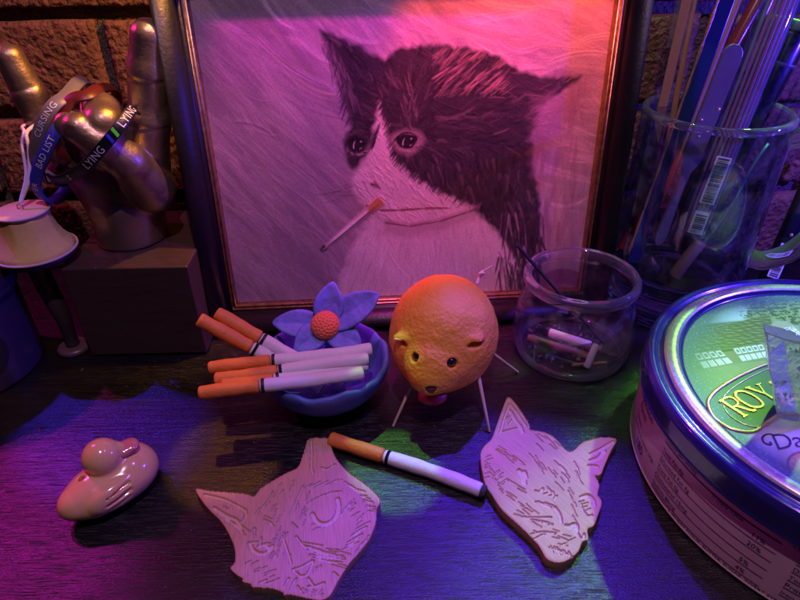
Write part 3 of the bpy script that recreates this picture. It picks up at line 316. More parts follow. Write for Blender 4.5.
CAT_B_CUTS = [(1.6, -1, [(-0.01452, 0.05165), (-0.01912, 0.04065), (-0.02332, 0.02885)]), (1.5, -1, [(-0.02332, 0.02885), (-0.01592, 0.03135), (-0.01102, 0.03255)]), (1.4, -1, [(-0.01412, 0.05165), (-0.01102, 0.04325), (-0.00802, 0.03375)]), (2.6, -1, [(-0.01542, 0.04605), (-0.01362, 0.03925), (-0.01172, 0.03385)]), (3.0, -1, [(-0.01172, 0.03385), (-0.01112, 0.02865)]), (2.4, -1, [(0.02268, 0.01215), (0.02908, 0.01565), (0.03728, 0.02085)]), (2.8, -1, [(0.02148, 0.00755), (0.02648, 0.00975), (0.03048, 0.01445)]), (2.6, -1, [(0.01968, 0.00415), (0.02338, 0.00365)]), (3.2, -1, [(-0.01742, 0.00145), (-0.01642, -0.00295), (-0.01642, -0.00665)]), (2.4, -1, [(-0.01492, 0.00075), (-0.01472, -0.00305)]), (2.2, -1, [(0.01008, -0.01595), (0.01378, -0.01455), (0.01558, -0.01705), (0.01538, -0.02055)]), (1.2, -1, [(0.00888, -0.01855), (0.00908, -0.02285), (0.01048, -0.02665), (0.01268, -0.02635)]), (1.6, -1, [(-0.01162, -0.01155), (-0.00942, -0.01215), (-0.00772, -0.01015)]), (1.4, -1, [(-0.00752, -0.01365), (-0.00482, -0.01265), (-0.00472, -0.01055)]), (1.3, -1, [(-0.00532, -0.01465), (-0.00322, -0.01435), (-0.00312, -0.01225)]), (1.2, -1, [(-0.00332, -0.01675), (-0.00172, -0.01475)]), (2.0, -1, [(-0.00392, -0.02165), (-0.00282, -0.02555), (-0.00312, -0.03025)]), (2.6, -1, [(-0.00092, -0.03215), (0.00228, -0.03405), (0.00298, -0.03725)]), (2.4, -1, [(0.00028, -0.03255), (0.00368, -0.03125), (0.00338, -0.03405)]), (1.4, -1, [(0.00288, -0.03765), (0.00518, -0.03905), (0.00618, -0.03675)]), (1.0, -1, [(-0.02442, -0.02525), (-0.01772, -0.02815), (-0.00942, -0.03015)]), (1.0, -1, [(-0.02072, -0.02715), (-0.01442, -0.02725), (-0.00722, -0.02735)]), (1.0, -1, [(-0.01852, -0.03645), (-0.01282, -0.03525), (-0.00772, -0.03655)]), (1.0, -1, [(-0.01752, -0.03905), (-0.01232, -0.03645)]), (1.0, -1, [(-0.01152, -0.04355), (-0.00742, -0.04525), (-0.00142, -0.04875)]), (1.1, -1, [(-0.01012, 0.01275), (-0.00832, 0.00805), (-0.00692, 0.00345)]), (1.0, -1, [(-0.00472, 0.01985), (-0.00252, 0.01495)]), (0.7, -1, [(-0.02752, 0.01615), (-0.02322, 0.01175)]), (0.7, -1, [(-0.02572, 0.01865), (-0.02252, 0.01545)]), (0.7, -1, [(-0.02652, 0.01675), (-0.02252, 0.01355)]), (0.7, -1, [(-0.02272, 0.01405), (-0.01992, 0.00985)]), (0.7, -1, [(-0.02302, 0.01275), (-0.01842, 0.00805)]), (0.7, -1, [(-0.02372, 0.01225), (-0.01972, 0.00645)]), (0.7, -1, [(-0.02002, 0.01145), (-0.01592, 0.00715)]), (0.7, -1, [(-0.01882, 0.01155), (-0.01462, 0.00645)]), (0.7, -1, [(-0.02012, 0.01105), (-0.01512, 0.00735)]), (0.7, -1, [(-0.01732, 0.00805), (-0.01412, 0.00525)]), (0.7, -1, [(-0.03062, -0.00045), (-0.02812, 0.00195)]), (0.7, -1, [(-0.03072, -0.00205), (-0.02772, 0.00125)]), (0.7, -1, [(-0.03132, -0.00225), (-0.02862, -5e-05)]), (0.7, -1, [(-0.02862, -0.00225), (-0.02632, 0.00025)]), (0.7, -1, [(-0.03012, -0.00495), (-0.02722, -0.00245)]), (0.7, -1, [(-0.02822, -0.00645), (-0.02472, -0.00385)]), (0.7, -1, [(-0.02752, -0.00755), (-0.02502, -0.00505)]), (0.8, -1, [(-0.00392, 0.02665), (-0.00142, 0.02135)]), (0.8, -1, [(-0.00232, 0.02735), (-0.00012, 0.02375)]), (0.8, -1, [(-0.00212, 0.02695), (0.00208, 0.02265)]), (0.8, -1, [(-2e-05, 0.02495), (0.00378, 0.02105)]), (0.8, -1, [(0.00148, 0.02535), (0.00418, 0.01995)]), (0.8, -1, [(0.00198, 0.02225), (0.00438, 0.01965)]), (0.8, -1, [(0.00238, 0.01945), (0.00438, 0.01595)]), (0.8, -1, [(0.00548, 0.02145), (0.00758, 0.01805)]), (0.8, -1, [(0.00378, 0.01995), (0.00558, 0.01625)]), (0.9, -1, [(0.00228, 0.00785), (0.00438, 0.00345)]), (0.9, -1, [(0.00438, 0.00475), (0.00548, 0.00035)]), (0.9, -1, [(0.00498, 0.00395), (0.00658, 0.00085)]), (0.9, -1, [(0.00548, 0.00215), (0.00728, -0.00335)]), (0.9, -1, [(0.00438, -0.00035), (0.00638, -0.00425)]), (0.9, -1, [(0.00498, -0.00155), (0.00638, -0.00645)]), (0.8, -1, [(-0.02522, -0.00455), (-0.02192, -0.00715)]), (0.8, -1, [(-0.02402, -0.00445), (-0.02062, -0.00735)]), (0.8, -1, [(-0.02392, -0.00555), (-0.02082, -0.00705)]), (0.8, -1, [(-0.02032, -0.00795), (-0.01782, -0.01015)]), (0.8, -1, [(-0.01952, -0.00865), (-0.01702, -0.01045)]), (0.8, -1, [(-0.02022, -0.01025), (-0.01672, -0.01265)]), (1.0, -1, [(-0.01282, -0.01825), (-0.00912, -0.02075)]), (1.0, -1, [(-0.01162, -0.01805), (-0.00682, -0.02175)]), (1.0, -1, [(-0.01112, -0.01825), (-0.00612, -0.02115)]), (1.0, -1, [(-0.00972, -0.01975), (-0.00612, -0.02165)]), (1.0, -1, [(-0.00832, -0.01885), (-0.00452, -0.02075)]), (0.7, -1, [(-0.01082, -0.04275), (-0.01032, -0.04555)]), (0.7, -1, [(-0.01082, -0.04415), (-0.01032, -0.04615)]), (0.7, -1, [(-0.00922, -0.04315), (-0.00842, -0.04555)]), (0.7, -1, [(-0.00942, -0.04415), (-0.00912, -0.04635)]), (0.7, -1, [(-0.00812, -0.04355), (-0.00772, -0.04665)]), (0.7, -1, [(-0.00852, -0.04525), (-0.00792, -0.04695)]), (0.7, -1, [(-0.00792, -0.04515), (-0.00722, -0.04745)]), (0.7, -1, [(-0.00722, -0.04465), (-0.00652, -0.04695)]), (0.7, -1, [(-0.00602, -0.04505), (-0.00512, -0.04775)]), (0.7, -1, [(-0.00542, -0.04595), (-0.00502, -0.04825)]), (0.7, -1, [(-0.00522, -0.04515), (-0.00462, -0.04785)]), (0.7, -1, [(-0.00412, -0.04665), (-0.00352, -0.04895)]), (0.7, -1, [(-0.00332, -0.04575), (-0.00252, -0.04805)]), (0.7, -1, [(-0.00332, -0.04685), (-0.00252, -0.04895)]), (0.6, -1, [(-0.00652, -0.04315), (-0.00392, -0.04135)]), (0.6, -1, [(-0.00492, -0.04265), (-0.00212, -0.04075)]), (0.6, -1, [(-0.00382, -0.04185), (-0.00092, -0.04005)]), (0.6, -1, [(-0.00232, -0.04055), (-2e-05, -0.03935)]), (0.6, -1, [(-0.00102, -0.04015), (0.00118, -0.03915)]), (0.6, -1, [(-0.00132, -0.04005), (0.00228, -0.03835)]), (0.8, -1, [(-0.02072, 0.03845), (-0.01832, 0.04215)]), (0.8, -1, [(-0.01962, 0.03685), (-0.01732, 0.04115)]), (0.8, -1, [(-0.01902, 0.03655), (-0.01612, 0.04175)]), (0.8, -1, [(-0.01772, 0.03535), (-0.01512, 0.03885)]), (0.8, -1, [(-0.01762, 0.03405), (-0.01532, 0.03895)]), (0.8, -1, [(-0.01742, 0.03415), (-0.01482, 0.03875)]), (0.7, -1, [(0.00918, -0.01845), (0.01088, -0.01795)]), (0.7, -1, [(0.00958, -0.02005), (0.01258, -0.01915)]), (0.7, -1, [(0.00878, -0.02225), (0.01168, -0.02115)]), (0.7, -1, [(0.01058, -0.02365), (0.01278, -0.02255)]), (0.7, -1, [(0.01248, 0.00705), (0.01338, 0.00225)]), (0.7, -1, [(0.01278, 0.00385), (0.01328, 0.00045)]), (0.7, -1, [(0.01308, 0.00195), (0.01328, -0.00125)]), (0.7, -1, [(0.01158, 0.00085), (0.01258, -0.00245)]), (0.7, -1, [(0.01178, -0.00215), (0.01248, -0.00525)]), (0.7, -1, [(0.01168, -0.00375), (0.01308, -0.00775)]), (0.7, -1, [(-0.03322, 0.01105), (-0.03102, 0.01235)]), (0.7, -1, [(-0.03322, 0.00885), (-0.03032, 0.01015)]), (0.7, -1, [(-0.03472, 0.00525), (-0.03262, 0.00615)]), (0.7, -1, [(-0.03502, 0.00355), (-0.03272, 0.00445)]), (0.7, -1, [(-0.03562, -0.00015), (-0.03302, 0.00065)]), (0.7, -1, [(-0.03682, -0.00315), (-0.03392, -0.00225)]), (0.5, -1, [(-0.02632, -0.01205), (-0.02402, -0.01485)]), (0.5, -1, [(-0.02652, -0.01415), (-0.02322, -0.01725)]), (0.5, -1, [(-0.02482, -0.01255), (-0.02202, -0.01565)]), (0.5, -1, [(-0.02072, -0.02025), (-0.01812, -0.02275)]), (0.5, -1, [(-0.02142, -0.01825), (-0.01902, -0.02085)]), (0.5, -1, [(-0.02002, -0.02245), (-0.01732, -0.02585)]), (0.5, -1, [(-0.01772, -0.01945), (-0.01592, -0.02205)]), (0.5, -1, [(-0.02272, -0.02315), (-0.02022, -0.02505)]), (0.5, -1, [(-0.01822, -0.02185), (-0.01572, -0.02415)]), (0.5, -1, [(-0.01522, -0.02275), (-0.01272, -0.02525)]), (0.5, -1, [(-0.01982, -0.02635), (-0.01732, -0.02855)]), (0.5, -1, [(-0.01692, -0.02935), (-0.01442, -0.03175)]), (0.5, -1, [(-0.01602, -0.03035), (-0.01292, -0.03265)]), (0.5, -1, [(-0.01702, -0.03455), (-0.01412, -0.03665)]), (0.55, -1, [(-0.00712, 0.01155), (-0.00602, 0.00685)]), (0.55, -1, [(-0.00562, 0.00665), (-0.00352, 0.00185)]), (0.55, -1, [(-0.00512, 0.00665), (-0.00392, 0.00395)]), (0.55, -1, [(-0.00692, 0.00655), (-0.00502, 0.00215)]), (0.55, -1, [(-0.00622, 0.00365), (-0.00532, -0.00105)]), (0.55, -1, [(-0.00012, -0.00065), (0.00048, -0.00365)]), (0.55, -1, [(-0.00212, 0.00325), (-0.00062, -0.00105)]), (0.55, -1, [(0.00028, 0.00145), (0.00158, -0.00125)]), (0.55, -1, [(-0.00052, -0.00615), (0.00078, -0.00885)]), (0.55, -1, [(-0.00512, -0.00905), (-0.00332, -0.01245)]), (0.55, -1, [(0.00298, -0.00325), (0.00388, -0.00675)]), (0.55, -1, [(0.00048, -0.00745), (0.00248, -0.01155)]), (0.55, -1, [(0.00478, -0.01165), (0.00528, -0.01585)]), (0.55, -1, [(0.00578, -0.01005), (0.00688, -0.01395)]), (0.55, -1, [(0.00548, -0.01545), (0.00558, -0.01855)]), (0.55, -1, [(0.00518, -0.01695), (0.00608, -0.01995)]), (0.55, -1, [(0.00628, -0.01885), (0.00638, -0.02135)]), (0.55, -1, [(0.00438, -0.01995), (0.00478, -0.02365)]), (0.55, -1, [(0.00438, -0.02225), (0.00488, -0.02565)]), (0.55, -1, [(0.00458, -0.02345), (0.00538, -0.02705)]), (0.55, -1, [(0.00338, -0.02645), (0.00418, -0.03015)]), (0.5, -1, [(-0.01462, -0.02965), (-0.01052, -0.03085)]), (0.5, -1, [(-0.01122, -0.03015), (-0.00722, -0.03105)]), (0.5, -1, [(-0.01152, -0.03095), (-0.00752, -0.03165)]), (0.5, -1, [(-0.01012, -0.03525), (-0.00672, -0.03585)]), (0.5, -1, [(-0.01102, -0.03515), (-0.00812, -0.03575)]), (0.5, -1, [(-0.00772, -0.03395), (-0.00522, -0.03515)]), (0.5, -1, [(-0.00902, -0.03815), (-0.00602, -0.03895)]), (0.5, -1, [(-0.00612, -0.03775), (-0.00242, -0.03965)]), (0.5, -1, [(-0.00372, -0.03695), (-0.00052, -0.03795)]), (0.5, -1, [(-0.00712, -0.04165), (-0.00312, -0.04285)]), (0.55, -1, [(-0.03452, 0.00815), (-0.03282, 0.00445)]), (0.55, -1, [(-0.03252, 0.00265), (-0.03092, 5e-05)]), (0.55, -1, [(-0.03282, 0.00435), (-0.03102, 0.00085)]), (0.55, -1, [(-0.03262, 0.00035), (-0.03062, -0.00335)]), (0.55, -1, [(-0.03112, -0.00395), (-0.02902, -0.00725)]), (0.55, -1, [(-0.03172, -0.00305), (-0.03032, -0.00615)]), (0.55, -1, [(-0.02972, -0.00795), (-0.02792, -0.01085)]), (0.55, -1, [(-0.02942, -0.01025), (-0.02822, -0.01285)])]
CIGS = [((-0.1082, 0.2634, 0.0345), (-0.0164, 0.2745, 0.0385), 0.376), ((-0.1021, 0.2542, 0.0345), (-0.0179, 0.2658, 0.038), 0.399), ((-0.0976, 0.2501, 0.0335), (-0.0184, 0.2655, 0.0335), 0.34), ((-0.1081, 0.2424, 0.0345), (-0.0207, 0.2581, 0.0345), 0.36), ((-0.1146, 0.2814, 0.056), (-0.0482, 0.2748, 0.0095), 0.41), ((-0.1076, 0.2902, 0.054), (-0.0349, 0.2781, 0.0095), 0.343)]
LOOSE = ((-0.0391, 0.2378, 0.005), (0.042, 0.2002, 0.0045), 0.36)
LID = {'sky': [(-0.0591, 0.0574), (-0.0438, 0.0711), (-0.0248, 0.0768), (-0.028, 0.0648), (-0.0357, 0.0599)], 'tree': [(-0.0339, 0.0649), (-0.026, 0.0744), (-0.0147, 0.0804), (0.001, 0.0838), (0.01, 0.0824), (-0.0078, 0.0508), (-0.0175, 0.0646), (-0.0297, 0.0613)], 'roof': [(-0.0668, 0.0455), (-0.0578, 0.0574), (-0.0357, 0.0599), (-0.0168, 0.0657), (-0.0226, 0.0511), (-0.0335, 0.0385), (-0.0525, 0.0352), (-0.0752, 0.0313)], 'wall': [(-0.0752, 0.0313), (-0.0525, 0.0352), (-0.0335, 0.0385), (-0.0114, 0.0444), (-0.0227, 0.0244), (-0.0382, 0.0247), (-0.0563, 0.0223), (-0.0787, 0.0171)], 'gable': [(-0.0228, 0.0544), (-0.0168, 0.0595), (-0.011, 0.0593), (-0.0066, 0.0529), (-0.0132, 0.0412), (-0.0253, 0.0446)], 'w1': [(-0.0748, 0.0317), (-0.0593, 0.034), (-0.0574, 0.0223), (-0.0748, 0.018)], 'w2': [(-0.0525, 0.0352), (-0.0348, 0.0386), (-0.0373, 0.0267), (-0.0529, 0.0231)], 'w3': [(-0.0238, 0.0511), (-0.0099, 0.0541), (-0.009, 0.0486), (-0.0126, 0.0423), (-0.0225, 0.0429)]}
CART = [(-0.0365, 0.0225), (-0.0557, 0.0146), (-0.0723, 0.0047), (-0.081, -0.0026), (-0.0843, -0.0087), (-0.0847, -0.0167), (-0.0812, -0.0224), (-0.0752, -0.0253), (-0.0695, -0.0245), (-0.0642, -0.0208), (-0.0582, -0.0185)]
ROY = [(-0.0759, -0.0079), (-0.0711, -0.0169), (-0.0635, 0.0002), (-0.0586, -0.0072), (-0.051, 0.0077), (-0.0492, 0.0)]
DA = [(-0.069, -0.0352), (-0.0544, -0.031), (-0.0642, -0.0273)]
COOKIE = [(-0.0621, -0.0453)]
CRYS = [(-0.0578, -0.0196), (-0.0488, -0.0211), (-0.0411, 0.019)]
CRYSTOP = [(0.148, 0.1969, 0.1014), (0.162, 0.1969, 0.094)]
DUCK = [(-0.158, 0.1885, 0.008), (-0.1317, 0.2173, 0.008), (-0.1472, 0.2014, 0.008)]
HAND = [(-0.2012, 0.3638, 0.068), (-0.1585, 0.3627, 0.068)]
HND = {'index': [(-0.1575, 0.362, 0.1079), (-0.1492, 0.362, 0.1458), (-0.1435, 0.362, 0.1744), (-0.1387, 0.362, 0.1945)], 'pinky': [(-0.2134, 0.366, 0.1331), (-0.2176, 0.366, 0.1602), (-0.2219, 0.366, 0.181)], 'ring': [(-0.1941, 0.352, 0.1313), (-0.1867, 0.35, 0.1544), (-0.1836, 0.338, 0.1487)], 'mid': [(-0.175, 0.352, 0.1311), (-0.1701, 0.35, 0.1542), (-0.1641, 0.335, 0.1517)], 'thumb': [(-0.149, 0.352, 0.1085), (-0.1572, 0.338, 0.1285), (-0.1661, 0.33, 0.1431), (-0.1749, 0.328, 0.1517)], 'palm': [(-0.1913, 0.362, 0.1117), (-0.1693, 0.362, 0.1114), (-0.1865, 0.362, 0.0947), (-0.1726, 0.362, 0.091)], 'wrist': [(-0.1757, 0.362, 0.0839), (-0.1786, 0.362, 0.0671)]}
BANDS = {'lying': [(-0.2044, 0.336, 0.1201), (-0.196, 0.331, 0.1208), (-0.1834, 0.326, 0.1262), (-0.1703, 0.321, 0.1349), (-0.1542, 0.321, 0.1492), (-0.1482, 0.327, 0.156), (-0.148, 0.341, 0.1581)], 'bad': [(-0.2107, 0.335, 0.1067), (-0.2112, 0.331, 0.1135), (-0.2082, 0.329, 0.1229), (-0.1969, 0.327, 0.1383), (-0.1889, 0.329, 0.1488), (-0.1854, 0.336, 0.1544)], 'curs': [(-0.2081, 0.334, 0.127), (-0.2062, 0.332, 0.1349), (-0.1994, 0.33, 0.1469), (-0.1928, 0.331, 0.1565), (-0.1872, 0.335, 0.1629), (-0.1842, 0.343, 0.1651)], 'red': [(-0.1886, 0.33, 0.1318), (-0.1891, 0.332, 0.1439), (-0.1854, 0.335, 0.1563), (-0.1798, 0.34, 0.1642), (-0.1718, 0.343, 0.1655)]}
STRING = [(-0.2157, 0.345, 0.1447), (-0.2176, 0.342, 0.138), (-0.2178, 0.336, 0.1221), (-0.2188, 0.33, 0.1052)]
STRING2 = [(-0.214, 0.345, 0.1446), (-0.214, 0.341, 0.1354), (-0.2165, 0.335, 0.1194), (-0.2182, 0.33, 0.1052)]

# ------------------------------------------------------------------ setting: table and brick wall
def table_material():
    m = bpy.data.materials.new("black_woodgrain"); m.use_nodes = True; nt = m.node_tree; N = nt.nodes; L = nt.links; b = N["Principled BSDF"]
    tc = N.new("ShaderNodeTexCoord")
    def nz(sx, sy, scale, detail=6, dist=0.0):
        mp = N.new("ShaderNodeMapping"); mp.inputs["Scale"].default_value = (sx, sy, 1); mp.inputs["Rotation"].default_value = (0, 0, R(-3)); L.new(tc.outputs["Object"], mp.inputs["Vector"])
        n = N.new("ShaderNodeTexNoise"); n.inputs["Scale"].default_value = scale; n.inputs["Detail"].default_value = detail; n.inputs["Distortion"].default_value = dist; L.new(mp.outputs[0], n.inputs["Vector"]); return n
    g1 = nz(1.0, 16.0, 22, 8, .3); g2 = nz(1.6, 40.0, 48, 4); g3 = nz(1, 2.2, 900, 3); g4 = nz(1, 3, 9, 5, .8)
    rp = N.new("ShaderNodeValToRGB"); e = rp.color_ramp.elements; e[0].position = .35; e[1].position = .68; e[0].color = (.0015, .0015, .0018, 1); e[1].color = (.005, .0042, .0048, 1)
    L.new(g1.outputs["Fac"], rp.inputs["Fac"]); L.new(rp.outputs[0], b.inputs["Base Color"])
    mr = N.new("ShaderNodeMapRange"); mr.inputs["From Min"].default_value = .3; mr.inputs["From Max"].default_value = .7; mr.inputs["To Min"].default_value = .27; mr.inputs["To Max"].default_value = .43
    L.new(g4.outputs["Fac"], mr.inputs["Value"]); L.new(mr.outputs[0], b.inputs["Roughness"]); b.inputs["Specular IOR Level"].default_value = .6
    def add(a, b_, k):
        s = N.new("ShaderNodeMath"); s.operation = 'MULTIPLY_ADD'; s.inputs[1].default_value = k; L.new(b_, s.inputs[0]); L.new(a, s.inputs[2]); return s.outputs[0]
    pore = N.new("ShaderNodeMapRange"); pore.inputs["From Min"].default_value = .56; pore.inputs["From Max"].default_value = .66; pore.inputs["To Min"].default_value = 0; pore.inputs["To Max"].default_value = -1; L.new(g2.outputs["Fac"], pore.inputs["Value"])
    h = add(add(g1.outputs["Fac"], pore.outputs[0], .35), g3.outputs["Fac"], .8)
    bp = N.new("ShaderNodeBump"); bp.inputs["Strength"].default_value = .45; bp.inputs["Distance"].default_value = .0007; L.new(h, bp.inputs["Height"]); L.new(bp.outputs[0], b.inputs["Normal"])
    return m
M_table = table_material()
table = obj("tabletop", box_me("tabletop", (-.75, -.12, -.03), (.75, .445, 0.0), .002), M_table)
tag(table, "black wood-grain tabletop that everything stands on", "tabletop", kind="structure")

M_brick = mat("rough_brick", (.075, .032, .022), .95, spec=.2, var=(.25, .125, .07), vscale=70, vmix=.7, bump=.9, bscale=260, bdist=.004)
M_mortar = mat("mortar", (.08, .07, .06), .95, spec=.2, var=(.16, .14, .11), vscale=120, bump=1.0, bscale=380, bdist=.004)
wall = obj("brick_wall", None); tag(wall, "rough brown brick wall with raked mortar joints behind the picture", "wall", kind="structure")
def brick_me(seed):
    L_, H_, D_ = .2, .057, .05; hx = .0013
    nx, nz = int(L_ / hx), int(H_ / hx)
    x = np.linspace(0, L_, nx); z = np.linspace(0, H_, nz); X, Z = np.meshgrid(x, z, indexing='ij')
    P = np.stack([X, np.zeros_like(X), Z], -1)
    d = np.minimum(np.minimum(X, L_ - X), np.minimum(Z, H_ - Z))
    Y = .0022 * np.exp(-d / .0018) + .0012 * noise3(P, 90, seed) + .0009 * noise3(P, 420, seed + 3, 9) + .0022 * np.abs(noise3(P, 700, seed + 9, 10)) + .0016 * noise3(P, 1500, seed + 12, 12)
    Xo = X + .001 * noise3(P, 160, seed + 5) * (d < .004); Zo = Z + .0012 * noise3(P, 130, seed + 6) * (d < .004)
    V = np.stack([Xo, Y, Zo], -1).reshape(-1, 3); idx = np.arange(nx * nz).reshape(nx, nz)
    F = [np.stack([idx[:-1, :-1], idx[1:, :-1], idx[1:, 1:], idx[:-1, 1:]], -1).reshape(-1, 4)]
    loop = np.r_[idx[:, 0], idx[-1, 1:], idx[-2::-1, -1], idx[0, -2:0:-1]]
    B = V[loop].copy(); B[:, 1] = D_; base = len(V); V = np.vstack([V, B]); m = len(loop); bi = base + np.arange(m)
    F.append(np.stack([loop, bi, np.roll(bi, -1), np.roll(loop, -1)], -1))
    return mk_mesh("brick", V, np.concatenate(F), True)
bricks = [brick_me(s) for s in (11, 37, 71)]
ms_ = box_me("mortar", (-.66, .4515, 0.0), (.66, .50, .40))
obj("mortar", ms_, M_mortar, wall)
k_i = 0
for k in range(-2, 4):
    z0 = .131 + .065 * k
    for n in range(-2, 3):
        x0 = -.2 + .208 * n + (.104 if k % 2 else 0) - .0
        b_ = obj("brick", bricks[k_i % 3], M_brick, wall, (x0 + random.uniform(-.002, .002), .4405 + random.uniform(-.0015, .0025), z0 + random.uniform(-.001, .001)))
        b_.rotation_euler = (random.uniform(-.01, .01), random.uniform(-.008, .008), random.uniform(-.008, .008)); k_i += 1

# ------------------------------------------------------------------ framed painting
OW, OH, FB = .2408, .195, .02
fr = thing("framed_painting", "black and gold framed painting of a black and white cat smoking", "picture", (.0072, .355, .0016), (-.09986, 0, .0615))
M_frame = mat("frame_black", (.006, .0055, .0065), .42, spec=.36, coat=.0, bump=.3, bscale=500, bdist=.0005, rvar=.07, vscale=60)
M_gold = mat("frame_gold", (.48, .35, .17), .36, metal=.9, var=(.20, .13, .06), vscale=260, vmix=.4, bump=.3, bscale=400, bdist=.0003)
def rail(profile, a, b, inward):
    """profile: (distance outward from opening edge, y); mitred between two opening corners a,b (x,z)"""
    a = np.array(a, float); b = np.array(b, float); d = (b - a) / np.linalg.norm(b - a); o = -np.array(inward, float)
    V = []
    for e, s in ((a, -1), (b, 1)):
        for (q, y) in profile:
            p = e + o * q + d * q * s; V.append((p[0], y, p[1]))
    m = len(profile); F = [(i, (i + 1) % m, m + (i + 1) % m, m + i) for i in range(m)] + [tuple(range(m))[::-1], tuple(range(m, 2 * m))]
    me = mk_mesh("rail", V, F, True)
    bm = bmesh.new(); bm.from_mesh(me); bmesh.ops.recalc_face_normals(bm, faces=bm.faces); bm.to_mesh(me); bm.free()
    for p_ in me.polygons: p_.use_smooth = len(p_.vertices) == 4
    return me
corn = [(-OW/2, FB), (OW/2, FB), (OW/2, FB + OH), (-OW/2, FB + OH)]; inw = [(0, 1), (-1, 0), (0, -1), (1, 0)]
prof_b = [(.0032, -.0035), (.0042, -.0050), (.0056, -.0046)] + [(.0060 + .0140 * (1 - math.cos(t)) / 2, -.0046 - .0062 * math.sin(t) ** .8) for t in np.linspace(.12, math.pi - .25, 14)] + [(.02, -.002), (.02, .013), (.0032, .013)]
prof_g = [(0, .0), (.0004, -.0022), (.0013, -.0030), (.0018, -.0022), (.0023, -.0034), (.0032, -.0044), (.0033, .004), (0, .004)]
for i in range(4):
    obj("rail", rail(prof_b, corn[i], corn[(i+1) % 4], inw[i]), M_frame, fr)
    obj("gold_lip", rail(prof_g, corn[i], corn[(i+1) % 4], inw[i]), M_gold, fr)
# backing and easel leg
M_board = mat("backing_card", (.10, .07, .05), .8)
obj("backing_board", box_me("backing_board", (-.122, .0062, .016), (.122, .0082, .218)), M_board, fr)
el = obj("easel_leg", box_me("easel_leg", (-.02, 0, -.125), (.02, .002, 0), .0005), M_board, fr, (0, .0155, .14)); el.rotation_euler = (R(22), 0, 0)

class Canvas:
    def __init__(s, W, H, nx, nz):
        s.x = np.linspace(-W/2, W/2, nx); s.z = np.linspace(0, H, nz); s.X, s.Z = np.meshgrid(s.x, s.z, indexing='ij')
        s.c = np.zeros((nx, nz, 3)); s.h = np.zeros((nx, nz)); s.rs = np.random.RandomState(5); s.W, s.H = W, H
    def win(s, pts, pad):
        p = np.array(pts); a = np.searchsorted(s.x, p[:, 0].min() - pad); b = np.searchsorted(s.x, p[:, 0].max() + pad)
        c = np.searchsorted(s.z, p[:, 1].min() - pad); d = np.searchsorted(s.z, p[:, 1].max() + pad); return slice(a, b), slice(c, d)
    def stroke(s, p0, p1, wd, col, alpha=.8, bend=0.0, relief=.0001, bristle=.5, clip=None):
        p0 = np.array(p0, float); p1 = np.array(p1, float); d = p1 - p0; L = np.hypot(*d) + 1e-9; d /= L; nrm = np.array([-d[1], d[0]])
        i, j = s.win([p0, p1], wd + abs(bend)); X = s.X[i, j]; Z = s.Z[i, j]
        if X.size == 0: return
        u = ((X - p0[0]) * d[0] + (Z - p0[1]) * d[1]) / L; v = (X - p0[0]) * nrm[0] + (Z - p0[1]) * nrm[1] - bend * 4 * u * (1 - u)
        tw = wd * (1 - .45 * np.clip(u, 0, 1)); a = np.clip(1 - np.abs(v) / tw, 0, 1); a = a * a * (3 - 2 * a) * np.clip((u + .05) * 7, 0, 1) * np.clip((1.03 - u) * 3, 0, 1)
        nb = max(6, int(wd / .0004) * 2); br = s.rs.uniform(-1, 1, nb); bv = np.interp(v / wd, np.linspace(-1, 1, nb), br)
        a = np.clip(a * 1.5, 0, 1) * np.clip(alpha * (1 + bristle * bv * (.3 + u)), 0, 1)
        if clip is not None: a = a * clip[i, j]
        col = np.array(col) * (1 + .14 * bv[..., None])
        s.c[i, j] = s.c[i, j] * (1 - a[..., None]) + col * a[..., None]
        s.h[i, j] = s.h[i, j] * (1 - .6 * a) + a * relief * (1 + .9 * bv)
    def fill(s, poly, col, soft=.0012, jit=.0012, alpha=1.0, seed=1):
        i, j = s.win(poly, .006); X = s.X[i, j]; Z = s.Z[i, j]
        P = np.stack([X, Z, 0 * X], -1); Xj = X + jit * noise3(P, 700, seed); Zj = Z + jit * noise3(P, 800, seed + 2)
        inside = in_poly(Xj, Zj, poly); d, _, _ = seg_dist(Xj, Zj, poly, True)
        a = np.clip(.5 + np.where(inside, d, -d) / (2 * soft), 0, 1) * alpha
        s.c[i, j] = s.c[i, j] * (1 - a[..., None]) + np.array(col) * a[..., None]
    def mask(s, poly, soft=.002):
        inside = in_poly(s.X, s.Z, poly); d, _, _ = seg_dist(s.X, s.Z, poly, True); return np.clip(.5 + np.where(inside, d, -d) / (2 * soft), 0, 1)
cv = Canvas(OW + .002, OH + .002, 620, 500); rs = cv.rs; U = rs.uniform
# background: long slanted strokes of dusty mauve greys
cv.c[:] = (.30, .24, .27)
cv.c *= (1 + .15 * noise3(np.stack([cv.X, cv.Z, 0 * cv.X], -1), 40, 3))[..., None]
bgc = [(.48, .37, .42), (.36, .29, .34), (.54, .44, .45), (.43, .33, .39), (.31, .25, .30), (.57, .48, .48), (.48, .36, .32)]
for wlo, whi, llo, lhi, al, cnt, rel in ((.004, .009, .03, .08, .42, 330, .00003), (.0015, .004, .015, .06, .30, 900, .00007), (.0006, .0014, .01, .05, .26, 420, .00010)):
    for k in range(cnt):
        x = U(-.14, .125); z = U(-.01, .22); right = x > .015
        ang = R(U(-60, -40)) if not right else R(U(-38, -2) if z > .11 else U(-100, -72))
        if not right and z < .07: ang = R(U(-72, -42))
        L_ = U(llo, lhi); c_ = np.array(bgc[rs.randint(len(bgc))]) * U(.68, 1.12)
        cv.stroke((x, z), (x + math.cos(ang) * L_, z + math.sin(ang) * L_), U(wlo, whi), c_, al * U(.5, 1.2), U(-.004, .004), rel * U(.4, 1.5))
